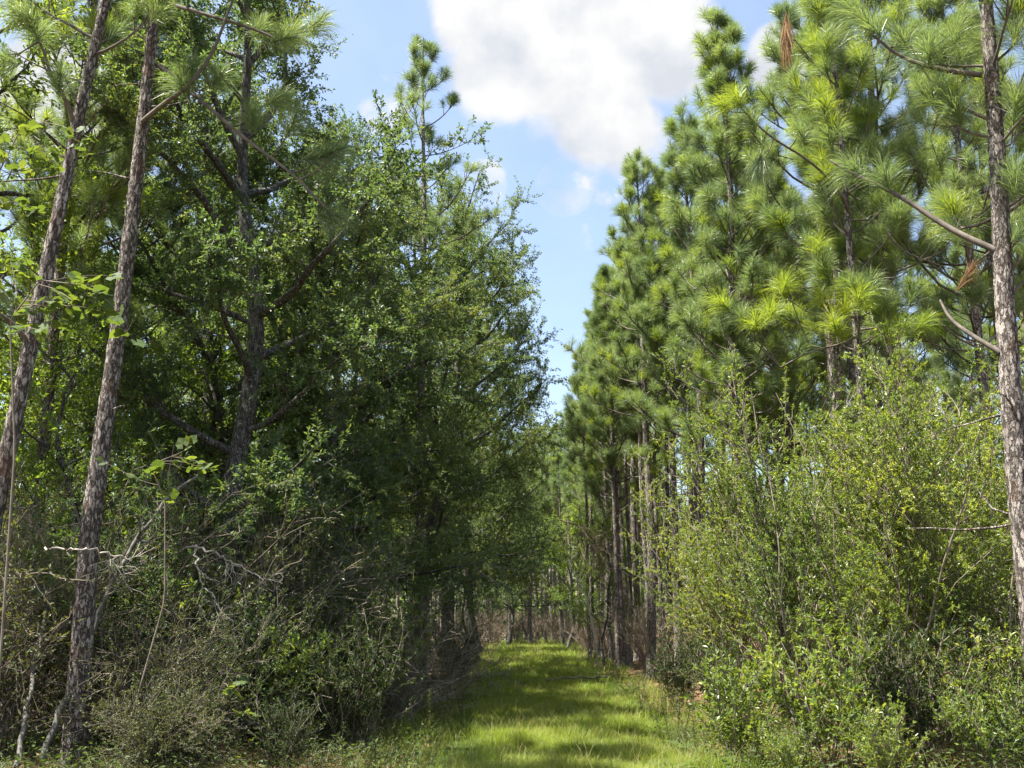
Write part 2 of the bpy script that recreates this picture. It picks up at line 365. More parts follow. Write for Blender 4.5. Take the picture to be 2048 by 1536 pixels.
g = Geo()
def grass_band(y0, y1, per_m2, half, h, w):
    n = int((y1 - y0) * 2 * half * per_m2)
    y = rng.uniform(y0, y1, n); off = rng.uniform(-half, half, n)
    edge = np.abs(off)
    keep = rng.random(n) < np.clip(1.2 - (edge - 0.68 - 0.35 * noise2(lane_x(y) * 0, y, 0.9, 3)) / 0.7, 0.07, 1)
    y = y[keep]; off = off[keep]; edge = edge[keep]; n = len(y)
    x = lane_x(y) + off
    z = ground_z(x, y)
    tuft = noise2(x, y, 1.6, 1) + 0.6 * noise2(x, y, 5, 4)
    hh = h * (0.75 + 0.45 * tuft + 0.5 * np.clip((edge - 1.1) / 1.0, 0, 1)) * rng.uniform(0.55, 1.25, n)
    hh = np.clip(hh, 0.05, 0.7)
    az = rng.uniform(0, 2 * math.pi, n); lean = rng.uniform(0.05, 0.5, n)
    D = np.stack([np.cos(az) * lean, np.sin(az) * lean, np.ones(n)], -1)
    sag = np.stack([np.cos(az) * 0.35, np.sin(az) * 0.35, -rng.uniform(0.05, 0.35, n)], -1)
    S = unit(np.stack([-np.sin(az + rng.uniform(-.6, .6, n)), np.cos(az), np.zeros(n)], -1))
    Pg = np.stack([x, y, z - 0.01], -1); ww = w * rng.uniform(0.7, 1.3, n)
    tall = rng.random(n) < 0.03
    hh = np.where(tall, hh * 1.9, hh)
    dry = (rng.random(n) < 0.10 + 0.12 * noise2(x, y, 0.7, 8)) | tall
    g.strips(Pg[~dry], D[~dry], hh[~dry], ww[~dry], sag[~dry], m=0, side=S[~dry])
    g.strips(Pg[dry], D[dry], hh[dry], ww[dry] * 0.8, sag[dry], m=1, side=S[dry])
grass_band(8.0, 16, 3800, 2.4, 0.25, 0.0045)
grass_band(16, 26, 1900, 2.4, 0.23, 0.007)
grass_band(26, 40, 1000, 2.4, 0.25, 0.010)
grass_band(40, 60, 600, 2.4, 0.27, 0.014)
tag(link('grass', g.mesh('grass', [M['grass'], M['straw']])), 'bright green grass covering the lane between the trees', 'grass', kind='stuff')

# fallen leaves, straw and low sprouts under the trees
g = Geo()
n = 60000
x = rng.uniform(-14, 16, n); y = 8 + 50 * rng.random(n) ** 1.4
keep = np.abs(x - lane_x(y)) > 1.7
x = x[keep]; y = y[keep]; n = len(x)
z = ground_z(x, y) + 0.004 + 0.03 * rng.random(n)
D = unit(np.stack([rng.standard_normal(n), rng.standard_normal(n), 0.3 * rng.standard_normal(n)], -1))
N = unit(np.stack([0.5 * rng.standard_normal(n), 0.5 * rng.standard_normal(n), np.ones(n)], -1))
g.leaves(np.stack([x, y, z], -1), D, N, rng.uniform(0.06, 0.14, n), rng.uniform(0.015, 0.06, n), m=0)
n = 50000
x = rng.uniform(-14, 16, n); y = 8 + 50 * rng.random(n) ** 1.4
cl = noise2(x, y, 0.8, 9)
keep = (np.abs(x - lane_x(y)) > 1.6) & (cl + 0.4 * rng.standard_normal(n) > 0.0)
x = x[keep]; y = y[keep]; n = len(x)
z = ground_z(x, y)
az = rng.uniform(0, 6.283, n)
D = np.stack([0.5 * np.cos(az), 0.5 * np.sin(az), np.ones(n)], -1)
hh = rng.uniform(0.08, 0.4, n)
g.strips(np.stack([x, y, z], -1), D, hh, 0.009, np.stack([.3 * np.cos(az), .3 * np.sin(az), -.2 * np.ones(n)], -1), m=1, rng=rng)
for x0, x1 in ((-6.5, -0.9), (1.9, 7.5)):
    n = 9000
    x = rng.uniform(x0, x1, n); y = rng.uniform(8.8, 14.5, n); z = ground_z(x, y)
    cl = noise2(x, y, 1.4, 5); keep = cl + 0.5 * rng.standard_normal(n) > -0.15
    x, y, z, cl = x[keep], y[keep], z[keep], cl[keep]; n = len(x)
    az = rng.uniform(0, 6.283, n); k3 = rng.uniform(.15, .9, n)
    D = np.stack([k3 * np.cos(az), k3 * np.sin(az), np.ones(n)], -1)
    g.strips(np.stack([x, y, z], -1), D, rng.uniform(0.12, 0.55, n) * (0.8 + 0.4 * cl), 0.006, np.stack([.3 * np.cos(az), .3 * np.sin(az), -.3 * np.ones(n)], -1), m=1, rng=rng)
    n = 5000
    x = rng.uniform(x0, x1, n); y = rng.uniform(8.8, 14.5, n); z = ground_z(x, y) + rng.uniform(.03, .3, n)
    g.leaves(np.stack([x, y, z], -1), unit(rng.standard_normal((n, 3)) * np.array([1, 1, .4])), unit(np.array([0, 0, 1.]) + .5 * rng.standard_normal((n, 3))), rng.uniform(.03, .08, n), rng.uniform(.015, .04, n), m=2)
tag(link('ground_cover', g.mesh('ground_cover', [M['litter'], M['dull_leaf'], M['vine_leaf']])), 'fallen leaves and sparse sprouts on the forest floor', 'leaf litter', kind='stuff')

# ------------------------------------------------------------------ branching helpers
def poly(p, d, Ln, n, rng, up=0.0, wob=0.12):
    P = [np.array(p, float)]; d = unit(np.array(d, float)); st = Ln / n
    for k in range(n):
        d = unit(d + np.array([0, 0, up / n]) + rng.standard_normal(3) * wob)
        P.append(P[-1] + d * st)
    return np.array(P)

def along(P, s):
    f = s * (len(P) - 1); i = min(int(f), len(P) - 2); a = f - i
    return P[i] * (1 - a) + P[i + 1] * a, unit(P[i + 1] - P[i])

def side_dir(d, rng, ang):
    a = unit(np.cross(d, rng.standard_normal(3)))
    return unit(d * math.cos(ang) + a * math.sin(ang))

# ------------------------------------------------------------------ pines
def tuft(geo, p, d, rng, n=110, Ln=0.26, shoot=0.22, w=0.004, m=0, droop=0.35):
    d = unit(d)
    t = rng.random(n) ** 0.8
    base = p + d * (t - 1)[:, None] * shoot
    a = unit(np.cross(d, rng.standard_normal((n, 3))))
    if m == 2: t = rng.random(n); base = p + d * (t - 1)[:, None] * 0.5
    ang = rng.uniform(0.05, 0.45, n)[:, None] if m == 2 else np.where(t > 0.8, rng.uniform(0.05, 0.8, n), rng.uniform(0.55, 1.15, n))[:, None]
    D = d * np.cos(ang) + a * np.sin(ang)
    sag = np.zeros((n, 3)); sag[:, 2] = -droop * rng.uniform(0.5, 1.2, n)
    geo.strips(base, D, Ln * rng.uniform(0.75, 1.1, n), w, sag, m=m, rng=rng)

def pine_trunk(rng, H, r0, sides=14, wob=0.035, lean=(0, 0), step=0.3, jit=0.05, path=None):
    n = int(H / step)
    t = np.linspace(0, 1, n)
    if path is None:
        ph = rng.uniform(0, 6.28, 4)
        px = lean[0] * t * H + wob * H * 0.12 * (np.sin(t * 5 + ph[0]) + 0.5 * np.sin(t * 11 + ph[1]))
        py = lean[1] * t * H + wob * H * 0.12 * (np.sin(t * 5 + ph[2]) + 0.5 * np.sin(t * 11 + ph[3]))
        px -= px[0]; py -= py[0]
        P = np.stack([px, py, t * H], -1)
    else:
        path = np.array(path, float); zz = path[:, 2]
        z = np.linspace(zz[0], zz[-1], n)
        P = np.stack([np.interp(z, zz, path[:, 0]), np.interp(z, zz, path[:, 1]), z], -1)
        k = np.ones(7) / 7
        for c in (0, 1):
            pad = np.pad(P[:, c], 3, mode='reflect', reflect_type='odd'); P[:, c] = np.convolve(pad, k, 'valid')
    rad = r0 * (1 - t) ** 0.75 * 0.92 + 0.012 + r0 * 0.35 * np.exp(-t * H / 0.25)
    return P, rad

def pine_branch(rng, p, az, el, Ln, r, nsub, tl, nn, w, up=0.9, young=0.0, droop=0.35):
    """returns wood Geo, needle Geo"""
    wood = Geo(); nee = Geo()
    d = np.array([math.cos(az) * math.cos(el), math.sin(az) * math.cos(el), math.sin(el)])
    P = poly(p, d, Ln, 7, rng, up=up, wob=0.09)
    wood.tube(P, np.linspace(r, max(0.005, r * 0.35), len(P)), 6)
    ends = [(P[-1], P[-1] - P[-2])]
    for k in range(nsub):
        s = rng.uniform(0.38, 0.95)
        q, dd = along(P, s)
        e = side_dir(dd, rng, rng.uniform(0.6, 1.1)); e[2] += 0.25
        l2 = rng.uniform(0.25, 0.6) * min(1.0, Ln) * (1.2 - 0.6 * s)
        Q = poly(q, e, l2, 4, rng, up=1.0, wob=0.1)
        wood.tube(Q, np.linspace(r * 0.45, 0.005, len(Q)), 4)
        ends.append((Q[-1], Q[-1] - Q[-2]))
        if rng.random() < 0.35:
            q3, d3 = along(Q, 0.6); e3 = side_dir(d3, rng, 0.8); e3[2] += 0.3
            Q3 = poly(q3, e3, l2 * 0.6, 3, rng, up=0.8, wob=0.1); wood.tube(Q3, [0.006, 0.005, 0.005, 0.004], 4); ends.append((Q3[-1], Q3[-1] - Q3[-2]))
    for q, dd in ends:
        dd = unit(unit(dd) + np.array([0, 0, 0.25]))
        tuft(nee, q + dd * 0.05, dd, rng, n=nn, Ln=tl * rng.uniform(0.85, 1.1), w=w, m=1 if rng.random() < young else 0, droop=droop * rng.uniform(0.6, 1.3))
    return wood, nee

def merge(dst, src, mo=0):
    for V in src.v: pass
    off = dst.n
    dst.v += src.v; dst.n += src.n
    dst.f3 += [(F + off, m + mo, s) for F, m, s in src.f3]
    dst.f4 += [(F + off, m + mo, s) for F, m, s in src.f4]

def pine_branches(rng, H, r0, hb, Lmax, P, rad, tl=0.33, nn=105, w=0.0055, young=0.12, gap=0.44, dens=3.4, subs=1.0, dead=True):
    out = []
    z = hb
    while z < H - 0.35:
        u = (z - hb) / (H - hb)
        k = max(2, int(round(dens + rng.uniform(-1, 1))))
        a0 = rng.uniform(0, 6.28)
        for i in range(k):
            az = a0 + i * 6.283 / k + rng.uniform(-0.4, 0.4)
            Ln = Lmax * (1.0 - 0.80 * u ** 1.3) * rng.uniform(0.6, 1.1) * (0.75 if u < 0.08 else 1)
            el = R(rng.uniform(-5, 22)) + u * R(42)
            p, _ = along(P, min(0.999, (z + rng.uniform(-.1, .1)) / H))
            r = 0.009 + 0.0085 * Ln
            out.append(pine_branch(rng, p, az, el, Ln, r, int(3 + Ln * 3.0 * subs), tl, nn, w, up=0.95, young=young))
        z += gap * rng.uniform(0.8, 1.3) * (1 - 0.25 * u)
    top = Geo(); tn = Geo()
    for s in (0.93, 0.965, 0.999):
        q, d = along(P, s); tuft(tn, q, np.array([0, 0, 1.0]), rng, n=nn, Ln=tl * 0.9, shoot=0.3, w=w, droop=0.15)
    top.tube(P[-4:], rad[-4:], 5)
    out.append((top, tn))
    return out

def dead_stubs(rng, geo, P, H, z0, z1, n):
    for k in range(n):
        p, _ = along(P, rng.uniform(z0, z1) / H)
        az = rng.uniform(0, 6.28)
        Q = poly(p, (math.cos(az), math.sin(az), rng.uniform(-0.2, 0.5)), rng.uniform(0.25, 1.3), 4, rng, up=0.1, wob=0.15)
        geo.tube(Q, np.linspace(0.014, 0.004, 5), 4, m=0)

def pine_proto(seed, H, r0, hb, Lmax, **kw):
    rng = np.random.default_rng(seed)
    P, rad = pine_trunk(rng, H, r0)
    t = Geo(); t.tube(P, rad, 12, jitter=0.045, rng=rng)
    dead_stubs(rng, t, P, H, hb * 0.45, hb, 14)
    c = Geo()
    for wd, ne in pine_branches(rng, H, r0, hb, Lmax, P, rad, **kw):
        merge(c, wd, 0); merge(c, ne, 1)
    return [('trunk', t.mesh('pine_trunk', [M['pine_bark']])), ('crown', c.mesh('pine_crown', [M['pine_wood'], M['needles'], M['young_needles']]))]

PINES = [pine_proto(11, 15.2, 0.135, 6.8, 2.8, subs=0.9), pine_proto(12, 14.4, 0.12, 5.6, 2.6, subs=0.9), pine_proto(13, 16.0, 0.14, 7.8, 2.9, subs=0.9), pine_proto(14, 14.8, 0.125, 5.0, 2.9, young=0.3, subs=0.9)]
PINES += [pine_proto(17, 15.5, 0.125, 8.0, 2.3, subs=0.6, dens=2.6, gap=0.55), pine_proto(18, 14.2, 0.115, 5.8, 2.7, subs=0.7, gap=0.6)]
SLIM = [pine_proto(15, 13.6, 0.085, 7.4, 1.6, subs=0.9), pine_proto(16, 12.8, 0.075, 7.8, 1.4, subs=0.9)]
FARPINES = [pine_proto(21, 13.0, 0.13, 6.8, 2.1, nn=45, w=0.011, gap=0.6), pine_proto(22, 12.4, 0.11, 6.2, 2.0, nn=45, w=0.011, gap=0.6)]

def hero_pine(label, x, y, seed, H, r0, hb, Lmax, path=None, custom=(), group=None, lean=(0, 0), tl=0.28, nn=150, w=0.0045, young=0.2, gap=0.5, dens=3, stubs=12, sides=28, extra=None, drop=None):
    rng = np.random.default_rng(seed)
    rt = root('pine_tree', label, 'pine', (x, y, float(ground_z(x, y)) - 0.03), group=group)
    P, rad = pine_trunk(rng, H, r0, step=0.06, path=path, lean=lean)
    t = Geo()
    # plated bark: low-frequency ridges plus a finer ragged edge
    t.tube(P, rad, sides, jitter=0.05, rng=rng)
    dead_stubs(rng, t, P, P[-1][2], hb * 0.3, hb, stubs)
    link('trunk', t.mesh('pine_trunk', [M['pine_bark']]), rt)
    brs = pine_branches(rng, P[-1][2], r0, hb, Lmax, P[::6], rad[::6], tl=tl, nn=nn, w=w, young=young, gap=gap, dens=dens)
    for wd, ne in brs:
        if drop is not None and len(wd.v) and drop(np.concatenate(wd.v)): continue
        b = link('branch', wd.mesh('pine_branch', [M['pine_wood']]), rt)
        if ne.n: link('needles', ne.mesh('pine_needles', [M['needles'], M['young_needles'], M['brown_needles']]), b)
    base = np.array([x, y, float(ground_z(x, y)) - 0.03])
    for pts, r, ends in custom:          # branches that read one by one in the photo
        wd = Geo(); ne = Geo()
        Q = np.array(pts, float) - base
        tt = np.linspace(0, 1, len(Q)); t2 = np.linspace(0, 1, 4 * len(Q))
        Q = np.stack([np.interp(t2, tt, Q[:, c]) for c in range(3)], -1)
        for c in range(3):
            pad = np.pad(Q[:, c], 2, mode='reflect', reflect_type='odd'); Q[:, c] = np.convolve(pad, np.ones(5) / 5, 'valid')
        wd.tube(Q, np.linspace(r, max(0.006, r * 0.4), len(Q)), 7)
        for e in ends:
            q = np.array(e[0], float) - base; d = np.array(e[1], float); mi = e[2] if len(e) > 2 else 0
            i = int(np.argmin(np.linalg.norm(Q - q, axis=1)))
            if np.linalg.norm(Q[i] - q) > 0.08:
                mid = (Q[i] + q) / 2 + np.array([0, 0, -0.06])
                wd.tube(np.array([Q[i], mid, q]), [0.011, 0.008, 0.006], 4)
            tuft(ne, q, d, rng, n=int(nn * 1.8), Ln=tl * 1.2, shoot=0.24, w=w, m=mi, droop=0.45)
        b = link('branch', wd.mesh('pine_branch', [M['pine_wood']]), rt)
        if ne.n: link('needles', ne.mesh('pine_needles', [M['needles'], M['young_needles'], M['brown_needles']]), b)
    return rt

def rel(pts, x, y):
    b = np.array([x, y, 0]); return [tuple(np.array(p) - b) for p in pts]

# left foreground pine, trunk running to the top of the frame
xc, yc = -4.55, 11.0
pathC = rel([(xc, yc, 0), W(178, 1080, yc), W(240, 640, yc), W(285, 260, yc), W(312, 0, yc), W(330, -250, yc), W(345, -600, yc)], xc, yc)
y1 = 10.2
hero_pine('tall left foreground pine with plated bark, upright beside the tangled undergrowth', xc, yc, 101, 12, 0.115, 9.3, 2.0, path=pathC, custom=[
    ([W(282, 245, yc), W(330, 205, y1), W(375, 175, y1), W(425, 110, y1), W(450, 40, y1), W(478, -30, y1)], 0.03, []),
    ([W(312, 0, yc), W(400, 25, 10.4), W(500, 55, y1), W(560, 80, y1)], 0.028, [(W(585, 60, y1), (0.5, -.2, 0.8), 0), (W(575, 75, 10.0), (0.9, -.3, .1), 0), (W(640, 40, 10.6), (0.6, 0, 0.9), 0), (W(520, 50, 10.5), (0.2, 0.3, 0.8), 0)]),
    ([W(318, 130, yc), W(380, 180, 10.6), W(440, 235, y1), W(500, 285, y1), W(590, 350, 10.0), W(660, 425, 10.0)], 0.028,
     [(W(385, 130, 10.3), (0.05, -.2, 1), 0), (W(360, 160, 10.2), (-0.3, -.3, .6), 0), (W(505, 225, y1), (-.1, -.3, .8), 0), (W(440, 150, 10.6), (0.3, .2, .8), 0), (W(590, 235, 10.0), (0.3, -.2, .7), 0), (W(560, 190, 10.5), (0.5, .3, .7), 0), (W(672, 300, 10.0), (0.8, -.2, .3), 0), (W(640, 315, 10.2), (0.7, .2, .2), 0), (W(670, 430, 10.0), (0.7, -.2, -.1), 0)]),
], stubs=10, young=0.3, tl=0.33, nn=170)

# second left pine, leaning across the corner
xd, yd = -4.85, 9.2
pathD = rel([(xd, yd, 0), W(-25, 1100, yd), W(60, 700, yd), W(120, 420, yd), W(160, 230, yd), W(215, -10, yd), W(250, -300, yd), W(265, -700, yd)], xd, yd)
hero_pine('dark leaning pine in the left corner crossing out of the frame', xd, yd, 102, 12, 0.085, 7.3, 1.6, path=pathD, custom=[
    ([W(150, 250, yd), W(128, 190, 9.0), W(100, 150, 8.8), W(85, 90, 8.8), W(50, 40, 8.6)], 0.024, [(W(60, 40, 8.6), (-.3, -.1, .8)), (W(85, 60, 8.9), (.4, .1, .8)), (W(30, 20, 8.5), (-.7, 0, .4)), (W(120, 150, 8.7), (.2, -.5, .6), 0), (W(0, 110, 8.7), (-.7, 0, .3))]),
    ([W(60, 690, yd), W(30, 650, 9.0), W(-10, 620, 8.8)], 0.03, []),
], stubs=8)

# right foreground pine
xa, ya = 4.62, 9.1
pathA = rel([(xa, ya, 0), W(2040, 1000, ya), W(2012, 640, ya), W(1995, 300, ya), W(1972, 0, ya), W(1955, -300, ya), W(1945, -700, ya)], xa, ya)
hero_pine('pale plated pine trunk running up the right edge of the picture', xa, ya, 103, 12, 0.115, 4.6, 1.5, path=pathA, custom=[
    ([W(1990, 500, ya), W(1900, 460, 9.3), W(1800, 390, 9.6), W(1700, 345, 9.9), W(1660, 320, 10)], 0.034, [(W(1765, 340, 9.6), (-.2, 0, .9)), (W(1700, 330, 9.9), (-.7, 0, .6))]),
    ([W(1965, 150, ya), W(1880, 140, 9.2), W(1800, 115, 9.3), W(1745, 70, 9.3)], 0.03, [(W(1735, 45, 9.3), (-.6, 0, .8)), (W(1700, 20, 9.5), (-.8, .1, .5)), (W(1860, 90, 9.0), (.1, -.2, 1)), (W(1800, 70, 9.4), (-.3, .1, .9))]),
    ([W(2000, 705, ya), W(1950, 675, 9.2), W(1900, 640, 9.4), W(1880, 600, 9.5)], 0.028, []),
    ([W(1980, 240, ya), W(1920, 215, 9.3), W(1870, 180, 9.3), W(1820, 90, 9.3)], 0.02, [(W(1910, 60, 9.0), (.2, -.1, 1)), (W(1905, 210, 9.1), (-.4, -.3, .6))]),
    ([W(1992, 250, ya), W(2030, 190, 9.0), W(2060, 120, 8.9)], 0.022, [(W(2035, 60, 9.0), (.3, 0, .9)), (W(2040, 180, 8.8), (.2, -.3, .8))]),
    ([W(2000, 420, ya), W(2040, 400, 9.0), W(2080, 360, 8.9)], 0.022, [(W(2035, 345, 8.9), (.1, -.3, .9)), (W(2060, 450, 8.9), (.6, -.2, .5))]),
], stubs=6, young=0.35, tl=0.37, nn=170, gap=0.75, w=0.0042, dens=2.4, drop=lambda v: v[:, 0].mean() < -0.25 and v[:, 2].mean() < 6.2 and v[:, 1].mean() < 0.35)

# second right pine with the young bright tufts
xb, yb = 6.05, 17.0
pathB = rel([(xb, yb, 0), W(1738, 1000, yb), W(1712, 640, yb), W(1690, 380, yb), W(1672, 150, yb), W(1640, 20, yb), W(1625, -70, yb)], xb, yb)
def tuf(*l): return [(W(a, b, c), d, m) for a, b, c, d, m in l]
hero_pine('slender right pine with bright yellow-green tufts above the tall shrubs', xb, yb, 104, 13, 0.09, 6.3, 1.9, path=pathB, custom=[
    ([W(1700, 430, yb), W(1680, 380, 16.5), W(1620, 320, 16), W(1540, 275, 15.6), W(1490, 225, 15.4)], 0.03, tuf((1470, 190, 15.4, (-.5, 0, .9), 1), (1500, 240, 15.5, (-.3, -.2, .6), 0), (1440, 210, 15.6, (-.8, 0, .3), 1), (1600, 260, 15.7, (-.2, 0, 1), 0), (1520, 330, 15.6, (-.1, 0, -.8), 0))),
    ([W(1722, 668, yb), W(1680, 690, 16.5), W(1625, 700, 16), W(1560, 735, 15.6)], 0.026, tuf((1480, 625, 15.6, (-.3, 0, .9), 0), (1540, 615, 15.8, (.1, 0, 1), 1), (1570, 565, 15.8, (.3, 0, .9), 1), (1440, 600, 15.5, (-.6, 0, .7), 1), (1510, 640, 15.4, (-.2, -.3, .7), 1), (1600, 690, 15.9, (.2, -.2, .9), 0))),
    ([W(1716, 640, yb), W(1640, 600, 16.3), W(1600, 570, 16), W(1560, 620, 15.8)], 0.02, tuf((1565, 570, 16, (-.1, 0, 1), 1), (1690, 610, 15.8, (.1, -.2, 1), 1), (1665, 640, 15.6, (-.3, -.3, .8), 1), (1640, 590, 15.9, (-.2, 0, 1), 1), (1720, 585, 15.7, (.3, -.2, .9), 1), (1680, 660, 15.9, (-.2, -.3, .7), 1), (1740, 560, 16.2, (.2, 0, 1), 0))),
    ([W(1715, 660, yb), W(1755, 655, 16.5), W(1800, 640, 16.2)], 0.022, tuf((1805, 650, 16.1, (.3, 0, .8), 1), (1775, 665, 15.9, (-.1, -.3, .8), 1), (1850, 640, 16.0, (.6, 0, .6), 1), (1770, 600, 16.3, (.2, 0, 1), 0), (1830, 590, 16.2, (.5, 0, .7), 0))),
    ([W(1682, 290, yb), W(1655, 285, 16.7), W(1635, 250, 16.5)], 0.018, tuf((1618, 200, 16.5, (-.2, 0, 1), 0), (1640, 180, 16.6, (.1, 0, 1), 1))),
    ([W(1670, 170, yb), W(1630, 130, 16.6), W(1590, 80, 16.5)], 0.02, tuf((1575, 70, 16.5, (0.0, 0, -1), 2), (1572, 90, 16.5, (0.05, 0, -1), 2))),
    ([W(1695, 440, yb), W(1760, 440, 16.8), W(1800, 500, 16.5), W(1850, 520, 16.3)], 0.022, tuf((1940, 540, 16.3, (.5, 0, .7), 2), (1870, 470, 16.4, (.4, 0, .9), 0), (1920, 470, 16.4, (.4, 0, .9), 0))),
], stubs=6, young=0.4, tl=0.42, w=0.006, nn=130, gap=0.7)

# third right pine: crown that stands against the sky
xe, ye = 4.75, 21.0
hero_pine('right pine with the high pointed crown against the white cloud', xe, ye, 105, 15.3, 0.125, 6.0, 2.3, nn=95, w=0.0065, gap=0.45, dens=3.5, sides=16, tl=0.34, young=0.1)

# pine behind the left oaks with its bare top in the sky
hero_pine('lone pine whose thin top stands above the left oaks', -2.35, 25.0, 106, 17.3, 0.13, 10.5, 2.3, nn=90, w=0.0065, gap=0.7, dens=2.6, sides=14, tl=0.3, young=0.0, stubs=18)

# the front row on the right of the lane
row = [(3.62, 27.0, 'straight pine rooted at the right edge of the grass lane, thickest of its row', 2),
       (4.45, 27.6, 'sunlit pine beside the thickest trunk on the right edge of the lane', 0),
       (3.35, 31.0, 'slightly leaning dark pine trunk just beyond the thickest right-hand trunk', 1),
       (4.55, 24.3, 'pine half hidden by the right shrubs in front of the lane-edge row', 3),
       (6.6, 19.6, 'pine rising close behind the slender pine with bright tufts', 2),
       (4.2, 34.5, 'pale slim pine standing behind the lane-edge pair of trunks', 0)]
for k, (x, y, lb, p) in enumerate(row):
    inst('pine_tree', PINES[p], lb, 'pine', x, y, rz=k * 1.9 + 0.4, sc=(0.90, 0.93, 0.85, 0.98, 0.98, 0.95)[k], group='pines along the right side of the lane', tilt=(0, R(2.2) if k == 2 else 0))
for x, y, p, sc, lb in [(8.3, 17.2, 0, .9, 'pine standing behind the right-edge trunk, its tufts filling the top right corner'), (7.4, 21.2, 4, .95, 'high-crowned pine in the gap between the slender pine and the right-edge trunk'), (5.7, 23.2, 1, .95, 'pine closing the gap behind the slender pine, left of its trunk')]:
    inst('pine_tree', PINES[p], lb, 'pine', x, y, rz=x, sc=sc)
for k, (x, y) in enumerate([(3.1, 30.2), (3.7, 32.4), (4.0, 29.6), (4.9, 31.2), (3.4, 35.5), (2.9, 38.6), (3.9, 38.0), (5.3, 28.3), (5.0, 34.2), (3.2, 41.5)]):
    inst('pine_tree', SLIM[k % 2], 'pole-thin pale pine among the thicker trunks right of the lane', 'pine', x, y, rz=k * 2.2, sc=0.9 + 0.04 * (k % 4), group='pole-thin pines right of the lane', tilt=(0, R((k * 37 % 5 - 2) * .6)))
R2 = random.Random(5)
def rowset(x0, ys, label, group, protos, jx=0.5, jy=0.6, s0=0.88, s1=1.08, minlane=2.6):
    for y in ys:
        x = x0 + R2.uniform(-jx, jx); yy = y + R2.uniform(-jy, jy)
        inst('pine_tree', R2.choice(protos), label, 'pine', x, yy, rz=R2.uniform(0, 6.28), sc=R2.uniform(s0, s1), group=group, tilt=(R(R2.uniform(-1.2, 1.2)), R(R2.uniform(-1.2, 1.2))))
rowset(4.1, [37, 39.5, 42, 45, 48, 51], 'pine in the receding row along the right of the lane', 'receding row of pines right of the lane', PINES, s0=0.92, s1=1.05)
rowset(7.3, [19.5, 22.5, 25.5, 29, 33, 37, 42, 47], 'pine of the second row behind the right-hand lane trees', 'second row of pines on the right', PINES)
rowset(10.3, [20, 23.5, 27, 31, 35, 40], 'pine deep in the right-hand stand behind the tall shrubs', 'deep stand of pines on the right', PINES, jx=0.8)
rowset(13.6, [25, 28.5, 32, 37], 'pine deep in the right-hand stand behind the tall shrubs', 'deep stand of pines on the right', PINES, jx=0.9)
rowset(17, [31, 35, 40], 'pine deep in the right-hand stand behind the tall shrubs', 'deep stand of pines on the right', PINES, jx=1)
rowset(-7.2, [15, 18.5, 24, 30], 'pine trunk showing between the left oaks', 'pines among the left oaks', PINES, jx=0.5)
rowset(-11.5, [19, 24, 29], 'pine trunk showing between the left oaks', 'pines among the left oaks', PINES, jx=1)
# plantation beyond the end of the lane
for k in range(16):
    x0 = -8.0 + k * 1.15
    rowset(x0, [57, 61.5, 66, 71, 77, 84], 'slender straight pine in the distant plantation beyond the end of the lane', 'distant plantation pines', FARPINES, jx=0.45, jy=1.6, s0=0.85, s1=1.1)

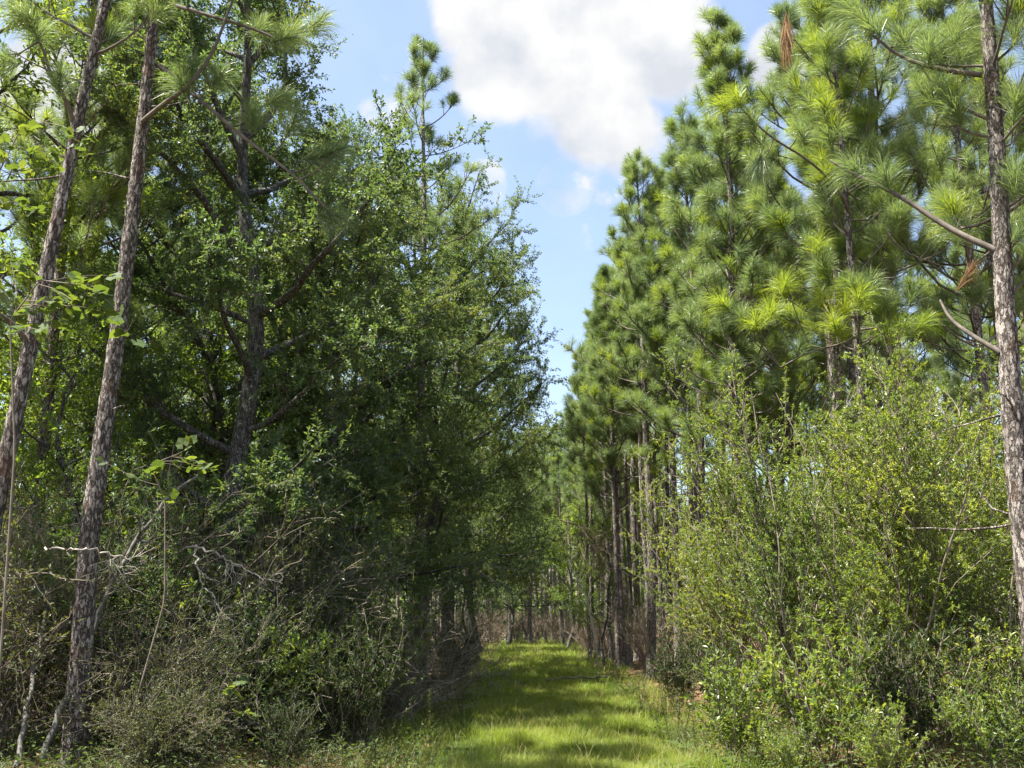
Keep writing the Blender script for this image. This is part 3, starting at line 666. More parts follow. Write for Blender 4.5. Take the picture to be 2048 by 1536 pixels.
# ------------------------------------------------------------------ oaks
def oak_proto(seed, H, Rr, hb, r0, leaf, nL1=22, leafL=0.075, leafW=0.033, per=24, lean=(0, 0), bias=(0, 0), dens=1.0):
    rng = np.random.default_rng(seed)
    t = Geo(); c = Geo()
    n = 22; tt = np.linspace(0, 1, n)
    ph = rng.uniform(0, 6.28, 4)
    P = np.stack([lean[0] * tt * H + 0.22 * (np.sin(tt * 6 + ph[0]) - math.sin(ph[0])) + 0.08 * (np.sin(tt * 17 + ph[1]) - math.sin(ph[1])),
                  lean[1] * tt * H + 0.22 * (np.sin(tt * 6 + ph[2]) - math.sin(ph[2])) + 0.08 * (np.sin(tt * 17 + ph[3]) - math.sin(ph[3])), tt * H * 0.93], -1)
    t.tube(P, r0 * (1 - tt) ** 0.8 + 0.012 + r0 * .4 * np.exp(-tt * H / .3), 12, jitter=0.03, rng=rng)
    lp = []; ld = []
    tw = []
    def twigs(Q, every, lo=0.2):
        Lq = np.sum(np.linalg.norm(np.diff(Q, axis=0), axis=1)); k = max(1, int(Lq / every))
        for s in np.linspace(lo, 1, k):
            q, d = along(Q, s * 0.999)
            tw.append((q, unit(unit(d) * 0.7 + rng.standard_normal(3) * 0.62 + np.array([0, 0, 0.1])), rng.uniform(0.28, 0.62)))
    for i in range(nL1):
        s = hb / H + (1 - hb / H) * (i + rng.random()) / nL1
        q, _ = along(P, min(s, 0.999))
        az = i * 2.4 + rng.uniform(-.5, .5)
        u = (s - hb / H) / (1 - hb / H)
        prof = (0.74 + 0.70 * u - 1.05 * u * u) * 1.06
        d0 = np.array([math.cos(az), math.sin(az), 0]); d0[:2] += np.array(bias)
        Ln = Rr * max(0.28, prof) * rng.uniform(0.75, 1.15) * (1 + 0.35 * np.dot(unit(d0)[:2], bias))
        el = R(12 + 50 * u + rng.uniform(-12, 12))
        d = np.array([d0[0] * math.cos(el), d0[1] * math.cos(el), math.sin(el)])
        Q = poly(q, d, Ln, 8, rng, up=0.15, wob=0.13)
        r1 = min(r0 * 0.45, 0.014 + 0.016 * Ln)
        t.tube(Q, np.linspace(r1, 0.008, 9), 6)
        twigs(Q[3:], 0.16)
        for k in range(int(3 + Ln * 2.2 * dens)):
            s2 = rng.uniform(0.18, 1.0)
            q2, d2 = along(Q, s2 * 0.999)
            e = side_dir(d2, rng, rng.uniform(0.5, 1.1)); e[2] = e[2] * 0.7 + 0.08
            L2 = rng.uniform(0.5, 1.15) * (0.35 + 0.22 * Ln)
            Q2 = poly(q2, e, L2, 5, rng, up=0.1, wob=0.16)
            c.tube(Q2, np.linspace(0.011, 0.004, 6), 3, m=0)
            twigs(Q2, 0.13 / dens)
    Qs = np.array([a for a, _, _ in tw]); Ds = np.array([b for _, b, _ in tw]); Ls = np.array([l for _, _, l in tw])
    m = len(tw)
    # twigs as slim three-sided spikes
    A = unit(np.cross(Ds, rng.standard_normal((m, 3)))); B = np.cross(Ds, A)
    V = np.stack([Qs + A * .005, Qs - A * .0025 + B * .0043, Qs - A * .0025 - B * .0043, Qs + Ds * Ls[:, None]], 1)
    b = np.arange(m)[:, None] * 4
    c.add(V, F3=np.concatenate([b + np.array([0, 1, 3]), b + np.array([1, 2, 3]), b + np.array([2, 0, 3])]), m=0)
    s = rng.random((m, per)) * 0.95 + 0.08
    P0 = (Qs[:, None] + Ds[:, None] * (Ls[:, None] * s)[:, :, None]).reshape(-1, 3)
    Dr = np.repeat(Ds, per, 0)
    nl = len(P0)
    D = unit(Dr * 0.6 + rng.standard_normal((nl, 3)) * 0.7 + np.array([0, 0, -0.05]))
    N = unit(np.array([0, 0, 1.0]) + rng.standard_normal((nl, 3)) * 0.65)
    sz = rng.uniform(0.65, 1.2, nl)
    c.leaves(P0 + D * 0.012, D, N, leafL * sz, leafW * sz * rng.uniform(.8, 1.2, nl), m=1, widest=0.6)
    return [('trunk', t.mesh('oak_trunk', [M['oak_bark']])), ('crown', c.mesh('oak_crown', [M['oak_wood'], M[leaf]]))]

OAKS = [oak_proto(31, 14.5, 3.7, 2.4, 0.17, 'oak_leaf', nL1=30, per=36, dens=1.3), oak_proto(32, 12.5, 4.1, 1.8, 0.14, 'oak_leaf', nL1=30, per=36, dens=1.3), oak_proto(33, 15.0, 4.1, 2.4, 0.19, 'oak_leaf', nL1=32, per=36, dens=1.3)]
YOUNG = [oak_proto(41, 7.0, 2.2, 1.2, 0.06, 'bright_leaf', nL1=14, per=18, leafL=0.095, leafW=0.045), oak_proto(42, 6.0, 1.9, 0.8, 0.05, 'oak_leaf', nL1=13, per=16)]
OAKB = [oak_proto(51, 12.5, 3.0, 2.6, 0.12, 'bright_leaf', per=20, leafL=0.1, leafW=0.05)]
oaks = [(-4.55, 15.5, 0, 0.2, (1.08, 1.08, 1.04), 'dark oak trunk rising right of the tall left foreground pine'),
        (-3.7, 19.8, 1, 1.4, 0.86, 'oak with spreading low limbs in the middle of the left canopy'),
        (-5.0, 23.5, 2, 2.7, 0.92, 'tall oak behind the spreading one, hidden below by thicket'),
        (-2.5, 27.0, 2, 4.1, 0.92, 'dense oak whose dark canopy bulges over the lane'),
        (-1.8, 31.0, 2, 0.9, 1.05, 'oak reaching a loose leafy branch into the blue sky gap'),
        (-1.4, 37.0, 0, 3.0, 1.12, 'far oak narrowing the sky gap on the left of the lane'),
        (-1.5, 44.5, 1, 5.2, 1.2, 'farthest oak on the left near the end of the lane'),
        (-6.0, 18.4, 2, 3.6, 0.95, 'slim oak just left of the dark oak trunk, crown reaching the frame top'),
        (-3.2, 23.2, 1, 5.0, 0.92, 'oak beside the lone pine, its canopy ending below the pine top'),
        (-0.2, 53.0, 1, 2.0, 0.78, 'small oak closing the bottom of the sky gap at the lane end')]
for x, y, p, rz, sc, lb in oaks:
    inst('oak_tree', OAKS[p], lb, 'oak', x, y, rz=rz, sc=sc, group='oaks along the left of the lane')
for x, y, p, rz, sc in [(-8.6, 23.5, 0, 2.2, 0.85), (-9.0, 28, 0, 3.4, 1.05), (-11.6, 21, 0, 4.6, 1.0), (-12.5, 27, 0, 5.8, 1.0), (-6.3, 33, 0, .6, 1.0), (-9.8, 36, 0, 1.6, 1.1), (-6.2, 42, 0, 2.6, 1.0), (-15, 34, 0, 3.6, 1.1), (-8.3, 12.3, 0, 2.4, 1.0), (-10.5, 15.5, 0, 5.2, 1.05)]:  # last two stand mostly out of frame, added to shade the lower left thicket
    inst('oak_tree', OAKB[p], 'sunlit yellow-green oak glowing through the gaps behind the left trunks, or added off-frame to cast shade', 'oak', x, y, rz=rz, sc=sc, group='sunlit oaks behind the left trunks')
for x, y, p, rz, sc, lb in [(-6.4, 14.2, 0, 0.3, 0.85, 'bright young tree between the two left foreground pine trunks'),
                            (-5.6, 18.0, 0, 1.7, 1.0, 'bright young tree just right of the tall left foreground pine'),
                            (-3.0, 16.6, 1, 2.9, 0.9, 'small dark sapling below the canopy in front of the dark oak'),
                            (-2.2, 22.0, 1, 0.8, 0.95, 'sapling at the left lane edge behind the grey twiggy bush'),
                            (-1.7, 35.0, 1, 4.0, 0.8, 'small oak sapling overhanging the far left lane edge'),
                            (3.1, 39.0, 0, 5.0, 0.8, 'light green sapling beside the brown vine tangle at right'),
                            (1.0, 56.5, 1, 2.0, 0.8, 'dark bushy sapling facing the end of the lane'),
                            (-2.0, 54.0, 1, 1.0, 0.9, 'dark sapling left of the far end of the lane')]:
    inst('sapling', YOUNG[p], lb, 'sapling', x, y, rz=rz, sc=sc)

for k, (x, y) in enumerate([(-7.4, 17.2), (-6.4, 22.4), (-9.2, 18.2), (-6.8, 20.5), (-8.5, 20), (-10, 24), (-7, 27), (-11, 31), (-8, 34), (-13, 24), (-5.5, 37), (-5.2, 29.5), (-12, 38), (-15, 29)]):
    inst('sapling', YOUNG[k % 2], 'leafy understory sapling filling the shade behind the left oaks', 'sapling', x, y, rz=k * 1.7, sc=0.8 + 0.07 * (k % 5), group='understory saplings behind the left oaks')
for k, (x, y) in enumerate([(7.8, 22), (9.4, 25), (6.2, 30), (11.8, 29), (9, 33), (6.0, 40), (13, 35)]):
    inst('sapling', YOUNG[0], 'leafy understory sapling between the pines behind the right shrubs', 'sapling', x, y, rz=k * 2.1, sc=0.75 + 0.06 * (k % 4), group='understory saplings behind the right shrubs')
for k, (x, y, lb) in enumerate([(2.6, 49, 'yellow-green sapling crowding the right side of the lane end'), (3.0, 33.5, 'light sapling between the reddish brush and the leaning dark pine')]):
    inst('sapling', YOUNG[0], lb, 'sapling', x, y, rz=k * 1.3, sc=(0.95, 0.7, 0.9)[k])

# ------------------------------------------------------------------ shrubs
def shrub_proto(seed, H, spread, stems, leaf, wood, leafL, leafW, per, twig_every, r=0.014, up=0.5, sub=9, start=0.25, wob=0.10, gloss=None, curl=0.0, lev3=True):
    rng = np.random.default_rng(seed)
    st = Geo(); fo = Geo()
    tw = []
    for i in range(stems):
        az = i * 2.4 + rng.uniform(-.6, .6)
        lean = rng.uniform(0.05, 1.0) * spread / H
        Ln = H * rng.uniform(0.7, 1.05)
        b = np.array([math.cos(az), math.sin(az), 0]) * rng.uniform(0.02, 0.18) * max(1, spread)
        P = poly(b, (math.cos(az) * lean, math.sin(az) * lean, 1), Ln, 10, rng, up=-0.05 + up * 0.2 - curl, wob=wob)
        st.tube(P, np.linspace(r * rng.uniform(.7, 1.3), 0.004, 11), 6)
        for k in range(sub):
            s = rng.uniform(start, 0.99)
            q, d = along(P, s)
            e = side_dir(d, rng, rng.uniform(0.5, 1.0)); e[2] += up * 0.5
            L2 = rng.uniform(0.25, 0.5) * H * (1.05 - 0.75 * s) * (0.5 + spread / H)
            L2 = max(L2, 0.25)
            Q = poly(q, e, L2, 5, rng, up=up * 0.5 - curl, wob=0.13)
            st.tube(Q, np.linspace(r * 0.42, 0.003, 6), 4)
            kk = max(2, int(L2 / twig_every))
            for s2 in np.linspace(0.15, 1, kk):
                q2, d2 = along(Q, s2 * .999)
                tw.append((q2, unit(unit(d2) * 0.75 + rng.standard_normal(3) * 0.55 + np.array([0, 0, up * 0.35])), rng.uniform(0.5, 1.2) * twig_every * 1.6))
    Qs = np.array([a for a, _, _ in tw]); Ds = np.array([b for _, b, _ in tw]); Ls = np.array([l for _, _, l in tw]); m = len(tw)
    A = unit(np.cross(Ds, rng.standard_normal((m, 3)))); B = np.cross(Ds, A); w = 0.0028
    V = np.stack([Qs + A * w, Qs - A * w * .5 + B * w * .87, Qs - A * w * .5 - B * w * .87, Qs + Ds * Ls[:, None]], 1)
    b = np.arange(m)[:, None] * 4
    st.add(V, F3=np.concatenate([b + np.array([0, 1, 3]), b + np.array([1, 2, 3]), b + np.array([2, 0, 3])]))
    out = [('stems', st.mesh('shrub_stems', [M[wood]]))]
    if per > 0:
        s = rng.random((m, per)) * 0.85 + 0.18
        P0 = (Qs[:, None] + Ds[:, None] * (Ls[:, None] * s)[:, :, None]).reshape(-1, 3)
        Dr = np.repeat(Ds, per, 0); nl = len(P0)
        D = unit(Dr * 0.8 + rng.standard_normal((nl, 3)) * 0.6 + np.array([0, 0, 0.1]))
        N = unit(np.array([0, 0, 1.0]) + rng.standard_normal((nl, 3)) * 0.6)
        sz = rng.uniform(0.6, 1.2, nl)
        fo.leaves(P0, D, N, leafL * sz, leafW * sz, m=0, fold=0.15)
        out.append(('foliage', fo.mesh('shrub_foliage', [M[leaf]])))
    return out

TITI = [shrub_proto(61, 5.7, 1.3, 11, 'titi_leaf', 'shrub_wood', 0.056, 0.02, 17, 0.10, r=0.018, sub=19, start=0.15, up=0.4),
        shrub_proto(62, 5.3, 1.5, 12, 'titi_leaf', 'shrub_wood', 0.058, 0.021, 17, 0.10, r=0.016, sub=18, start=0.12, up=0.38),
        shrub_proto(63, 6.0, 1.2, 10, 'titi_leaf', 'shrub_wood', 0.055, 0.019, 17, 0.10, r=0.02, sub=20, start=0.2, up=0.45)]
LOW = [shrub_proto(71, 1.3, 0.7, 12, 'titi_leaf', 'shrub_wood', 0.07, 0.028, 9, 0.08, r=0.007, sub=10, start=0.15),
       shrub_proto(72, 1.6, 0.9, 14, 'dark_leaf', 'shrub_wood', 0.055, 0.024, 10, 0.08, r=0.008, sub=11, start=0.1)]
BRAMBLE = [shrub_proto(81, 2.2, 1.3, 34, 'dull_leaf', 'dry_twig', 0.036, 0.015, 6, 0.085, r=0.006, sub=17, start=0.1, wob=0.2, up=0.15, curl=0.25),
           shrub_proto(82, 1.8, 1.2, 34, 'dull_leaf', 'dry_twig', 0.04, 0.017, 9, 0.085, r=0.0055, sub=16, start=0.08, wob=0.2, up=0.15, curl=0.3)]
M['grey_twig'] = twig_mat('grey_twig', (0.14, 0.115, 0.09), (0.36, 0.31, 0.24), 5)
THICK = [shrub_proto(85, 3.4, 1.3, 20, 'oak_leaf', 'shrub_wood', 0.05, 0.024, 11, 0.11, r=0.011, sub=15, start=0.15, up=0.3, wob=0.14)]
GREYB = [shrub_proto(83, 2.0, 1.0, 26, 'dull_leaf', 'grey_twig', 0.035, 0.014, 2, 0.09, r=0.007, sub=13, start=0.08, wob=0.2, up=0.1, curl=0.3)]
REDB = [shrub_proto(91, 1.5, 0.9, 26, 'dull_leaf', 'red_twig', 0.04, 0.015, 1, 0.10, r=0.008, sub=9, start=0.15, wob=0.12, up=0.4)]

titi = [(3.75, 13.2, 0, 0.0, 0.9, 'tall multi-stemmed shrub nearest the lane on the right'),
        (4.75, 12.3, 1, 1.3, 0.95, 'bushy right shrub with pale forked stems low in the middle of the thicket'),
        (5.7, 12.0, 2, 2.1, 0.85, 'tall shrub just left of the right-edge pine trunk'),
        (4.45, 16.3, 2, 3.3, 1.0, 'leafy shrub topped out below the lowest branches of the slender pine'),
        (5.35, 14.6, 0, 4.2, 1.02, 'yellow-green shrub standing in front of the slender pine'),
        (6.45, 14.0, 1, 5.0, 1.08, 'broad shrub between the slender pine and the right-edge trunk'),
        (7.3, 15.6, 2, 0.7, 0.95, 'tall shrub behind the right-edge pine trunk'),
        (4.05, 19.3, 0, 1.9, 0.95, 'shrub hiding the foot of the lane-edge pine row'),
        (6.1, 18.6, 1, 2.6, 1.1, 'rear shrub filling the gap behind the yellow-green one'),
        (8.4, 18.5, 0, 3.9, 1.0, 'shrub deepest in the right thicket near the picture edge'),
        (4.3, 22.5, 1, 5.6, 0.85, 'farther right shrub brushing the sunlit pine trunks')]
for x, y, p, rz, sc, lb in titi:
    inst('tall_shrub', TITI[p], lb, 'shrub', x, y, rz=rz, sc=sc, group='tall shrubs on the right of the lane')
for x, y, p, rz, sc, lb in [(2.5, 11.6, 0, 0.2, 0.95, 'low broad-leaved bush at the right edge of the near grass'),
                            (3.45, 11.2, 0, 1.8, 1.1, 'low bush in front of the tall right shrubs, second from the lane'),
                            (4.3, 11.0, 1, 2.8, 1.0, 'dark low bush under the pale forked stems'),
                            (5.1, 11.2, 0, 0.9, 1.05, 'low leafy bush near the right bottom corner'),
                            (3.05, 14.5, 1, 3.8, 0.9, 'low dark bush behind the broad-leaved bush at the lane edge'),
                            (3.0, 18.5, 1, 4.8, 0.8, 'small bush on the right verge below the trunk pair'),
                            (-4.3, 13.2, 0, 5.2, 1.5, 'pale-leaved shrub half buried in the thicket right of the left pine trunk'),
                            (-5.6, 13.4, 0, 2.2, 1.7, 'pale-leaved shrub in the thicket between the two left pine trunks'),
                            (-3.0, 13.0, 0, 4.2, 1.2, 'pale-leaved shrub under the bleached dead branches'),
                            (-2.2, 17.0, 0, 0.2, 1.3, 'greener shrub in the shade left of the small grey twiggy bush'),
                            (-1.95, 12.6, 1, 5.6, 1.0, 'very dark low bush beside the near left edge of the grass'),
                            (-2.3, 10.6, 1, 2.2, 0.55, 'tiny dark bush at the bottom edge just left of the weed stalks'),
                            (-3.3, 10.5, 1, 3.3, 0.6, 'tiny dark bush at the bottom edge beneath the lobed-leaf shoot'),
                            (3.6, 10.3, 0, 0.7, 0.6, 'small bush at the bottom edge in front of the second low bush'),
                            (4.7, 10.2, 0, 1.9, 0.7, 'small bush at the bottom edge near the right corner'),
                            (2.75, 10.35, 0, 2.9, 0.5, 'small bright bush at the bottom edge beside the fern'),
                            (5.4, 10.4, 1, 4.9, 0.8, 'dark small bush in the bottom right corner'),
                            (-2.5, 13.6, 1, 1.1, 1.15, 'dark rounded bush under the left canopy'),
                            (-1.35, 24.0, 1, 2.0, 0.9, 'green bush past the grey twiggy bush on the left verge'),
                            (3.5, 45.0, 1, 2.9, 1.0, 'dark bush at the right of the lane end')]:
    inst('low_bush', LOW[p], lb, 'bush', x, y, rz=rz, sc=sc)
bram = [(-5.9, 11.8, 0, 0.1, 1.5, 'tangle of bare twigs in the bottom left corner'),
        (-5.1, 12.8, 1, 1.2, 1.8, 'twiggy thicket behind the foot of the tall left foreground pine'),
        (-4.0, 11.5, 0, 2.3, 0.85, 'bramble in front of the fallen limbs, right of the left pine foot'),
        (-3.3, 12.4, 1, 3.5, 1.0, 'mixed leafy bramble left of the dark rounded bush'),
        (-3.6, 14.0, 0, 4.4, 1.6, 'tall bramble beneath the dead pale branches'),
        (-6.6, 14.0, 0, 5.1, 1.8, 'high twig thicket along the left border'),
        (-2.6, 15.8, 1, 0.5, 1.5, 'bramble thicket closing the shade behind the dark bushes'),
        (-4.6, 16.5, 0, 1.5, 1.7, 'thicket at the foot of the dark oak'),
        (-2.3, 18.6, 1, 2.5, 1.1, 'leafy thicket between the dark oak and the grey bush'),
        (-3.4, 18.5, 1, 3.9, 1.7, 'high shaded thicket under the middle of the left canopy'),
        (-5.9, 19.0, 1, 0.9, 1.9, 'thicket seen dimly between the left pine trunk and the dark oak'),
        (-3.45, 10.4, 1, 5.5, 0.6, 'low bramble at the bottom edge right of the left pine foot'),
        (6.6, 11.7, 0, 3.1, 1.2, 'brown bare-twig thicket at the right edge below the pine')]
for x, y, p, rz, sc, lb in bram:
    green = (x, y) in ((-4.6, 16.5), (-3.4, 18.5), (-5.9, 19.0), (-6.6, 14.0), (-5.1, 12.8), (-2.6, 15.8), (-3.3, 12.4))
    inst('bramble_bush', THICK[0] if green else BRAMBLE[p], lb, 'bush', x, y, rz=rz, sc=sc * (0.62 if green else 1), group='brambles and twig thickets' if x < 5 else None)
for x, y, rz, sc, lb in [(-1.25, 20.0, 0, 1.0, 'grey tan twiggy bush leaning onto the left edge of the lane'),
                         (-1.3, 27.5, 2, 1.0, 'second grey twiggy bush farther along the left verge'),
                         (-1.7, 16.5, 4, 0.85, 'small grey twiggy bush before the larger one on the left verge')]:
    inst('twiggy_bush', GREYB[0], lb, 'bush', x, y, rz=rz, sc=sc, group='grey twiggy bushes on the left verge')
for x, y, rz, sc in [(-0.9, 53, 0, 1.4), (0.0, 58.5, .3, 1.5), (1.1, 57.6, 1.3, 1.4), (2.6, 56, 2.2, 1.5), (0.4, 57, 1, 1.1), (2.0, 58, 2, 1.2), (3.2, 53, 3, 1.1), (-2.0, 56, 4, 1.2), (1.2, 60, 5, 1.2), (4.5, 57, .5, 1.2), (-3.5, 58, 1.5, 1.2)]:
    inst('dry_brush', REDB[0], 'reddish brown leafless brush across the end of the lane', 'brush', x, y, rz=rz, sc=sc, group='dry brush at the end of the lane')
for x, y, rz, sc, lb in [(3.3, 36.0, 0.3, 1.3, 'reddish dry brush on the right verge left of the leaning dark pine'), (3.9, 29.5, 1.3, 1.4, 'dry brown brush behind the right-hand trunk pair'), (3.2, 43.0, 2.2, 1.1, 'dry brush beyond the leaning pale sapling'), (5.6, 26.0, 2.9, 1.5, 'straw-coloured brush seen through the right shrubs'), (5.2, 20.5, 1.1, 1.6, 'straw-coloured brush behind the rear right shrubs'), (7.2, 19.5, 2.1, 1.7, 'straw-coloured brush at the back of the right thicket'), (8.6, 22.5, 3.3, 1.7, 'straw-coloured brush under the deep right pines'), (6.5, 23.5, 4.3, 1.7, 'straw-coloured brush between the second-row pines')]:
    inst('dry_brush', REDB[0], lb, 'brush', x, y, rz=rz, sc=sc)

# ------------------------------------------------------------------ single things in the undergrowth
def fern_mesh(seed, fronds, Ln):
    rng = np.random.default_rng(seed); g = Geo()
    for i in range(fronds):
        az = i * 2.4 + rng.uniform(-.3, .3); l = Ln * rng.uniform(.7, 1.1)
        P = poly((0, 0, 0), (math.cos(az) * .6, math.sin(az) * .6, 1), l, 10, rng, up=-1.3, wob=0.04)
        g.tube(P, np.linspace(.005, .002, 11), 3)
        s = np.linspace(0.2, 0.99, 26)
        for sg in (-1, 1):
            q = np.array([along(P, a)[0] for a in s]); d = np.array([along(P, a)[1] for a in s])
            S = unit(np.cross(d, np.array([0, 0, 1.0]))) * sg
            g.leaves(q, S + d * 0.35, np.tile([0, 0, 1.0], (len(s), 1)), 0.19 * l * np.sin(math.pi * (0.12 + 0.86 * s)), 0.035 * np.ones(len(s)), fold=0.0)
    return g.mesh('fern_fronds', [M['fern']])
f1 = fern_mesh(3, 9, 0.75)
for x, y, lb, sc in [(1.62, 10.9, 'pale green fern at the bottom edge on the right side of the grass', 0.5), (2.1, 12.3, 'fern beside the low broad-leaved bush', 0.55), (2.35, 21.0, 'small fern on the right verge before the trunk pair', .8)]:
    tag(link('fern', f1), lb, 'fern'); o = COL.objects[-1]; o.location = (x, y, float(ground_z(x, y))); o.rotation_euler.z = x * 5; o.scale = (sc,) * 3

def weed_mesh(seed, H):
    rng = np.random.default_rng(seed); st = Geo()
    P = poly((0, 0, 0), (rng.uniform(-.1, .1), rng.uniform(-.1, .1), 1), H, 8, rng, up=0.1, wob=.05)
    st.tube(P, np.linspace(.006, .003, 9), 5, m=0)
    n = int(H * 110); s = rng.uniform(.1, 1, n)
    q = np.array([along(P, a * .999)[0] for a in s]); az = rng.uniform(0, 6.28, n)
    D = np.stack([np.cos(az), np.sin(az), rng.uniform(.1, .8, n)], -1)
    st.leaves(q, D, np.tile([0, 0, 1.0], (n, 1)) + .2 * rng.standard_normal((n, 3)), 0.085 * (1.1 - .6 * s), 0.013, m=1)
    return st.mesh('weed', [M['dull_leaf'], M['dull_leaf']])
wm = [weed_mesh(5, 0.95), weed_mesh(6, 0.75), weed_mesh(7, 0.6)]
wr = random.Random(3)
for k in range(60):
    y = wr.uniform(10.2, 15); x = wr.uniform(-3.2, -0.75) if k < 24 else wr.uniform(2.0, 2.8)
    if k >= 24: y = wr.uniform(11, 20)
    if k < 24 and x > -1.2 and y < 11: x -= .6
    o = link('weed', wm[k % 3]); o.location = (x, y, float(ground_z(x, y))); o.rotation_euler = (wr.uniform(-.3, .3), wr.uniform(-.3, .3), wr.uniform(0, 6.28)); s = wr.uniform(.45, 1.1); o.scale = (s, s, s * wr.uniform(.8, 1.1))
    tag(o, 'upright narrow-leaved weed stalk at the shaded left edge of the grass' if k < 24 else 'leafy weed stalk along the right edge of the grass', 'weed', 'weed stalks at the left edge' if k < 24 else 'weed stalks at the right edge')

def limb(name, label, cat, pts, r0, r1, mat, forks=0, seed=1, fl=0.6, hang=-0.3):
    rng = np.random.default_rng(seed); g = Geo()
    pts = np.array(pts, float); b = pts[0].copy(); Q = pts - b
    tt = np.linspace(0, 1, len(Q)); t2 = np.linspace(0, 1, 5 * len(Q))
    Q = np.stack([np.interp(t2, tt, Q[:, c]) for c in range(3)], -1)
    Q[1:-1] += rng.standard_normal((len(Q) - 2, 3)) * 0.012
    g.tube(Q, np.linspace(r0, r1, len(Q)), 7)
    for k in range(forks):
        q, d = along(Q, rng.uniform(.3, .98)); e = side_dir(d, rng, rng.uniform(.4, 1.0)); e[2] += hang
        F = poly(q, e, fl * rng.uniform(.4, 1.1), 6, rng, up=hang, wob=.25); g.tube(F, np.linspace(r1 * 1.0, 0.0025, 7), 4)
        for j in range(4):
            q3, d3 = along(F, rng.uniform(.2, .98)); T = poly(q3, side_dir(d3, rng, .8), .22, 3, rng, wob=.25); g.tube(T, [.003, .0025, .002, .0015], 3)
    return tag(link(name, g.mesh(name, [M[mat]]), loc=tuple(b)), label, cat)
Yd = 12.2
limb('dead_branch', 'bleached dead branch arching to the right over the left thicket', 'dead branch', [W(330, 1120, 13), W(380, 1092, 12.6), W(430, 1105, Yd), W(470, 1130, Yd), W(515, 1150, Yd), W(535, 1170, Yd)], .016, .006, 'dead_wood', 9, 2, .35)
limb('dead_branch', 'bleached dead branch hanging down in the left thicket', 'dead branch', [W(392, 1090, 12.6), W(392, 1130, Yd), W(405, 1170, Yd), W(430, 1195, Yd), W(440, 1215, Yd)], .014, .005, 'dead_wood', 7, 3, .3)
limb('dead_branch', 'short bleached dead twig right of the hanging dead branch', 'dead branch', [W(488, 1180, Yd), W(492, 1215, Yd), W(487, 1240, Yd), W(493, 1258, Yd), W(483, 1280, Yd)], .009, .004, 'dead_wood', 4, 4, .25)
limb('fallen_limb', 'dark leaning dead trunk slanting from the left pine foot up to the right', 'fallen limb', [W(85, 1520, 10.6), W(150, 1340, 11.0), W(215, 1190, 11.4), W(265, 1090, 11.8), W(330, 1000, 12.4), W(420, 930, 13.4)], .035, .016, 'oak_wood', 6, 5, .8)
limb('fallen_limb', 'thin leaning limb crossing behind the left pine foot', 'fallen limb', [W(30, 1536, 10.4), W(60, 1380, 11.0), W(88, 1250, 11.6), W(105, 1160, 12)], .03, .015, 'oak_wood', 4, 6, .7)
limb('fallen_limb', 'dead limb leaning right below the bleached branches', 'fallen limb', [W(265, 1510, 11.6), W(255, 1420, 12), W(345, 1330, 12.2), W(385, 1240, 12.6), W(330, 1190, 13)], .022, .01, 'oak_wood', 8, 7, .7)
limb('dead_branch', 'pale crooked branch lying across the left pine trunk', 'dead branch', [W(90, 1095, 10.3), W(140, 1100, 10.3), W(190, 1100, 10.35), W(230, 1110, 10.4), W(262, 1122, 10.6)], .011, .006, 'dead_wood', 4, 8, .4)
limb('fallen_pole', 'thin dead pole lying across the grass at right', 'fallen pole', [W(1090, 1352, 24.5) * np.array([1, 1, 0]) + np.array([0, 0, .14]), W(1150, 1349, 24.7) * np.array([1, 1, 0]) + np.array([0, 0, .16]), W(1215, 1345, 25) * np.array([1, 1, 0]) + np.array([0, 0, .18])], .03, .02, 'oak_wood', 3, 9, .4)
limb('leaning_sapling', 'pale leaning bare sapling stem left of the lane-edge pines', 'sapling', [W(1197, 1330, 29), W(1188, 1260, 29), W(1172, 1190, 29), W(1150, 1150, 29), W(1138, 1120, 29)], .028, .01, 'dead_wood', 7, 10, .7, hang=0.5)
vn_ = limb('vine_tangle', 'brown hanging vine tangle on the lane-edge trunks', 'vine', [W(1120, 1040, 30), W(1155, 1050, 30), W(1190, 1080, 30.2), W(1200, 1130, 30.4)], .02, .008, 'red_twig', 60, 11, 1.3, hang=-0.35)

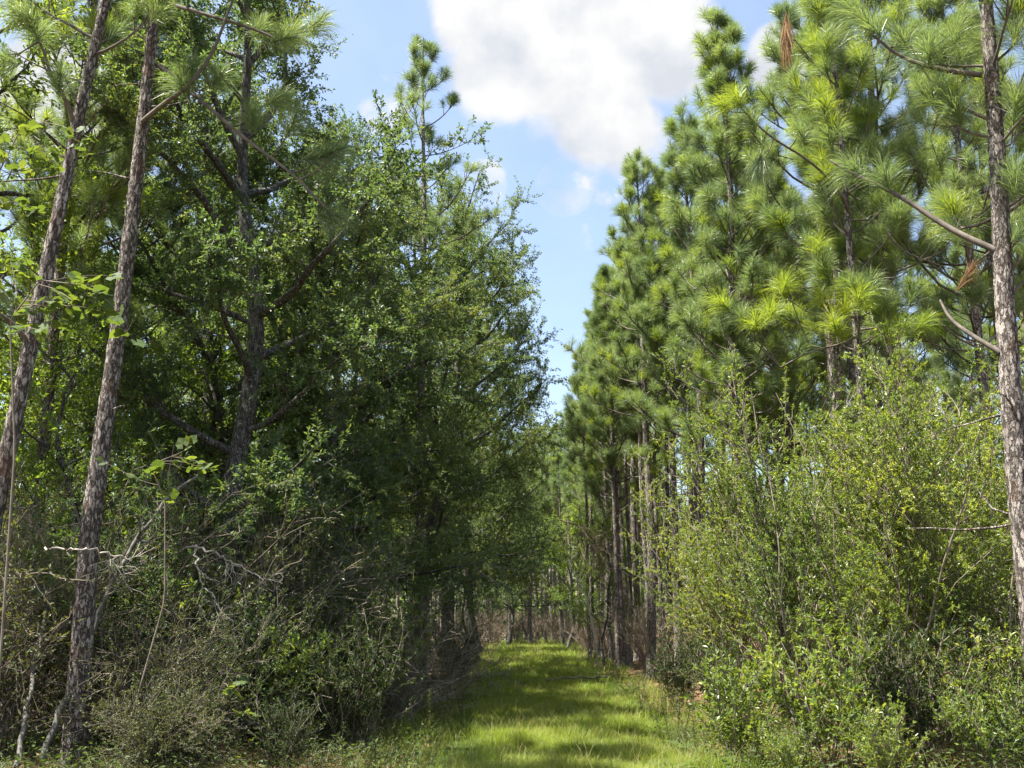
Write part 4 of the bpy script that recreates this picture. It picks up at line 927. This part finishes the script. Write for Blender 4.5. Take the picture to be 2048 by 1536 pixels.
# big-leaved vine close on the left
def vine_plant(label, pts, nleaf, seed, size):
    rng = np.random.default_rng(seed); st = Geo(); fo = Geo()
    pts = np.array(pts, float); b = pts[0].copy(); Q = pts - b
    tt = np.linspace(0, 1, len(Q)); t2 = np.linspace(0, 1, 6 * len(Q)); Q = np.stack([np.interp(t2, tt, Q[:, c]) for c in range(3)], -1)
    st.tube(Q, np.linspace(.010, .004, len(Q)), 6)
    sub = []
    for k in range(nleaf // 7):
        q, d = along(Q, rng.uniform(.45, .99)); e = side_dir(d, rng, rng.uniform(.7, 1.3)); e[2] *= .5; e[0] += .25
        F = poly(q, e, rng.uniform(.3, .7), 5, rng, up=-.3, wob=.1); st.tube(F, np.linspace(.004, .002, 6), 4)
        for j in range(7):
            sub.append(along(F, rng.uniform(.2, .999)))
    q = np.array([a for a, _ in sub]); d = np.array([c for _, c in sub]); n = len(q)
    D = unit(d * .5 + .8 * rng.standard_normal((n, 3)) * np.array([1, 1, .4])); N = unit(np.array([0, 0, 1.]) + .55 * rng.standard_normal((n, 3)))
    S = unit(np.cross(D, N)); N = np.cross(S, D)
    ang = np.array([-2.7, -1.9, -1.1, -.55, 0, .55, 1.1, 1.9, 2.7]); rr = np.array([.42, .52, .56, .50, .66, .50, .56, .52, .42])
    sz = size * rng.uniform(.6, 1.2, n)
    V = np.empty((n, 10, 3)); c = q + D * sz[:, None] * .5; V[:, 0] = c
    for k in range(9):
        V[:, k + 1] = c + (D * math.cos(ang[k]) + S * math.sin(ang[k])) * (rr[k] * sz)[:, None] + N * (0.06 * sz * (abs(ang[k]) % 1.1))[:, None]
    bb = np.arange(n)[:, None] * 10
    fo.add(V, F3=np.concatenate([bb + np.array([0, k, k + 1]) for k in range(1, 9)]))
    r = root('climbing_vine', label, 'vine', tuple(b))
    link('stems', st.mesh('vine_stems', [M['shrub_wood']]), r); link('foliage', fo.mesh('vine_leaves', [M['vine_leaf']]), r)
vine_plant('broad-leaved vine spray hanging in front of the two left pine trunks', [(-3.7, 7.6, 0.1), W(30, 900, 7.6), W(20, 640, 7.6), W(80, 560, 7.5), W(200, 575, 7.5)], 120, 1, .11)
vine_plant('broad-leaved vine spray near the top left corner', [(-4.1, 8.0, 0.1), W(-40, 800, 8), W(-30, 400, 8), W(40, 260, 8), W(100, 240, 8)], 80, 2, .10)
vine_plant('pale lobed-leaf shoot rising low in the left thicket', [(-2.9, 10.9, 0.05), W(420, 1480, 10.9), W(440, 1380, 10.8), W(470, 1320, 10.7)], 34, 3, .10)
vine_plant('leafy shoot crossing the right side of the left pine trunk', [(-3.9, 10.4, 0.05), W(330, 1200, 10.4), W(330, 1000, 10.4), W(300, 930, 10.3), W(350, 910, 10.3)], 60, 4, .11)

# ------------------------------------------------------------------ far wood closing the view
g = Geo(); rngf = np.random.default_rng(77)
n = 560
ang = rngf.uniform(-1.0, 1.0, n); dist = rngf.uniform(92, 125, n)
for k in range(n):
    x = math.sin(ang[k]) * dist[k]; y = math.cos(ang[k]) * dist[k]; h = rngf.uniform(13, 17)
    g.tube(np.array([[x, y, 0], [x + rngf.uniform(-.2, .2), y, h * .5], [x, y, h]]), [.16, .12, .03], 5, m=0)
    m = 170
    zz = h * (0.42 + 0.58 * rngf.random(m)); rad = 2.3 * (1.08 - zz / h) ** .6 * np.sqrt(rngf.random(m)); a = rngf.uniform(0, 6.28, m)
    Pc = np.stack([x + rad * np.cos(a), y + rad * np.sin(a), zz], -1)
    for c in range(3):
        D = unit(rngf.standard_normal((m, 3)) + np.array([0, 0, .4]))
        g.strips(Pc, D, .55, .12, np.tile([0, 0, -.15], (m, 1)), m=1, rng=rngf)
    m = 190; a = rngf.uniform(0, 6.28, m); rad = 2.2 * rngf.random(m)
    Pc = np.stack([x + rad * np.cos(a), y + rad * np.sin(a), 8.5 * rngf.random(m) ** 1.5], -1)
    g.strips(Pc, unit(rngf.standard_normal((m, 3)) + np.array([0, 0, .8])), .9, .2, np.tile([0, 0, -.1], (m, 1)), m=1, rng=rngf)
tag(link('distant_forest', g.mesh('distant_forest', [M['pine_bark'], M['needles']])), 'distant forest closing the view beyond the plantation', 'forest', kind='stuff')
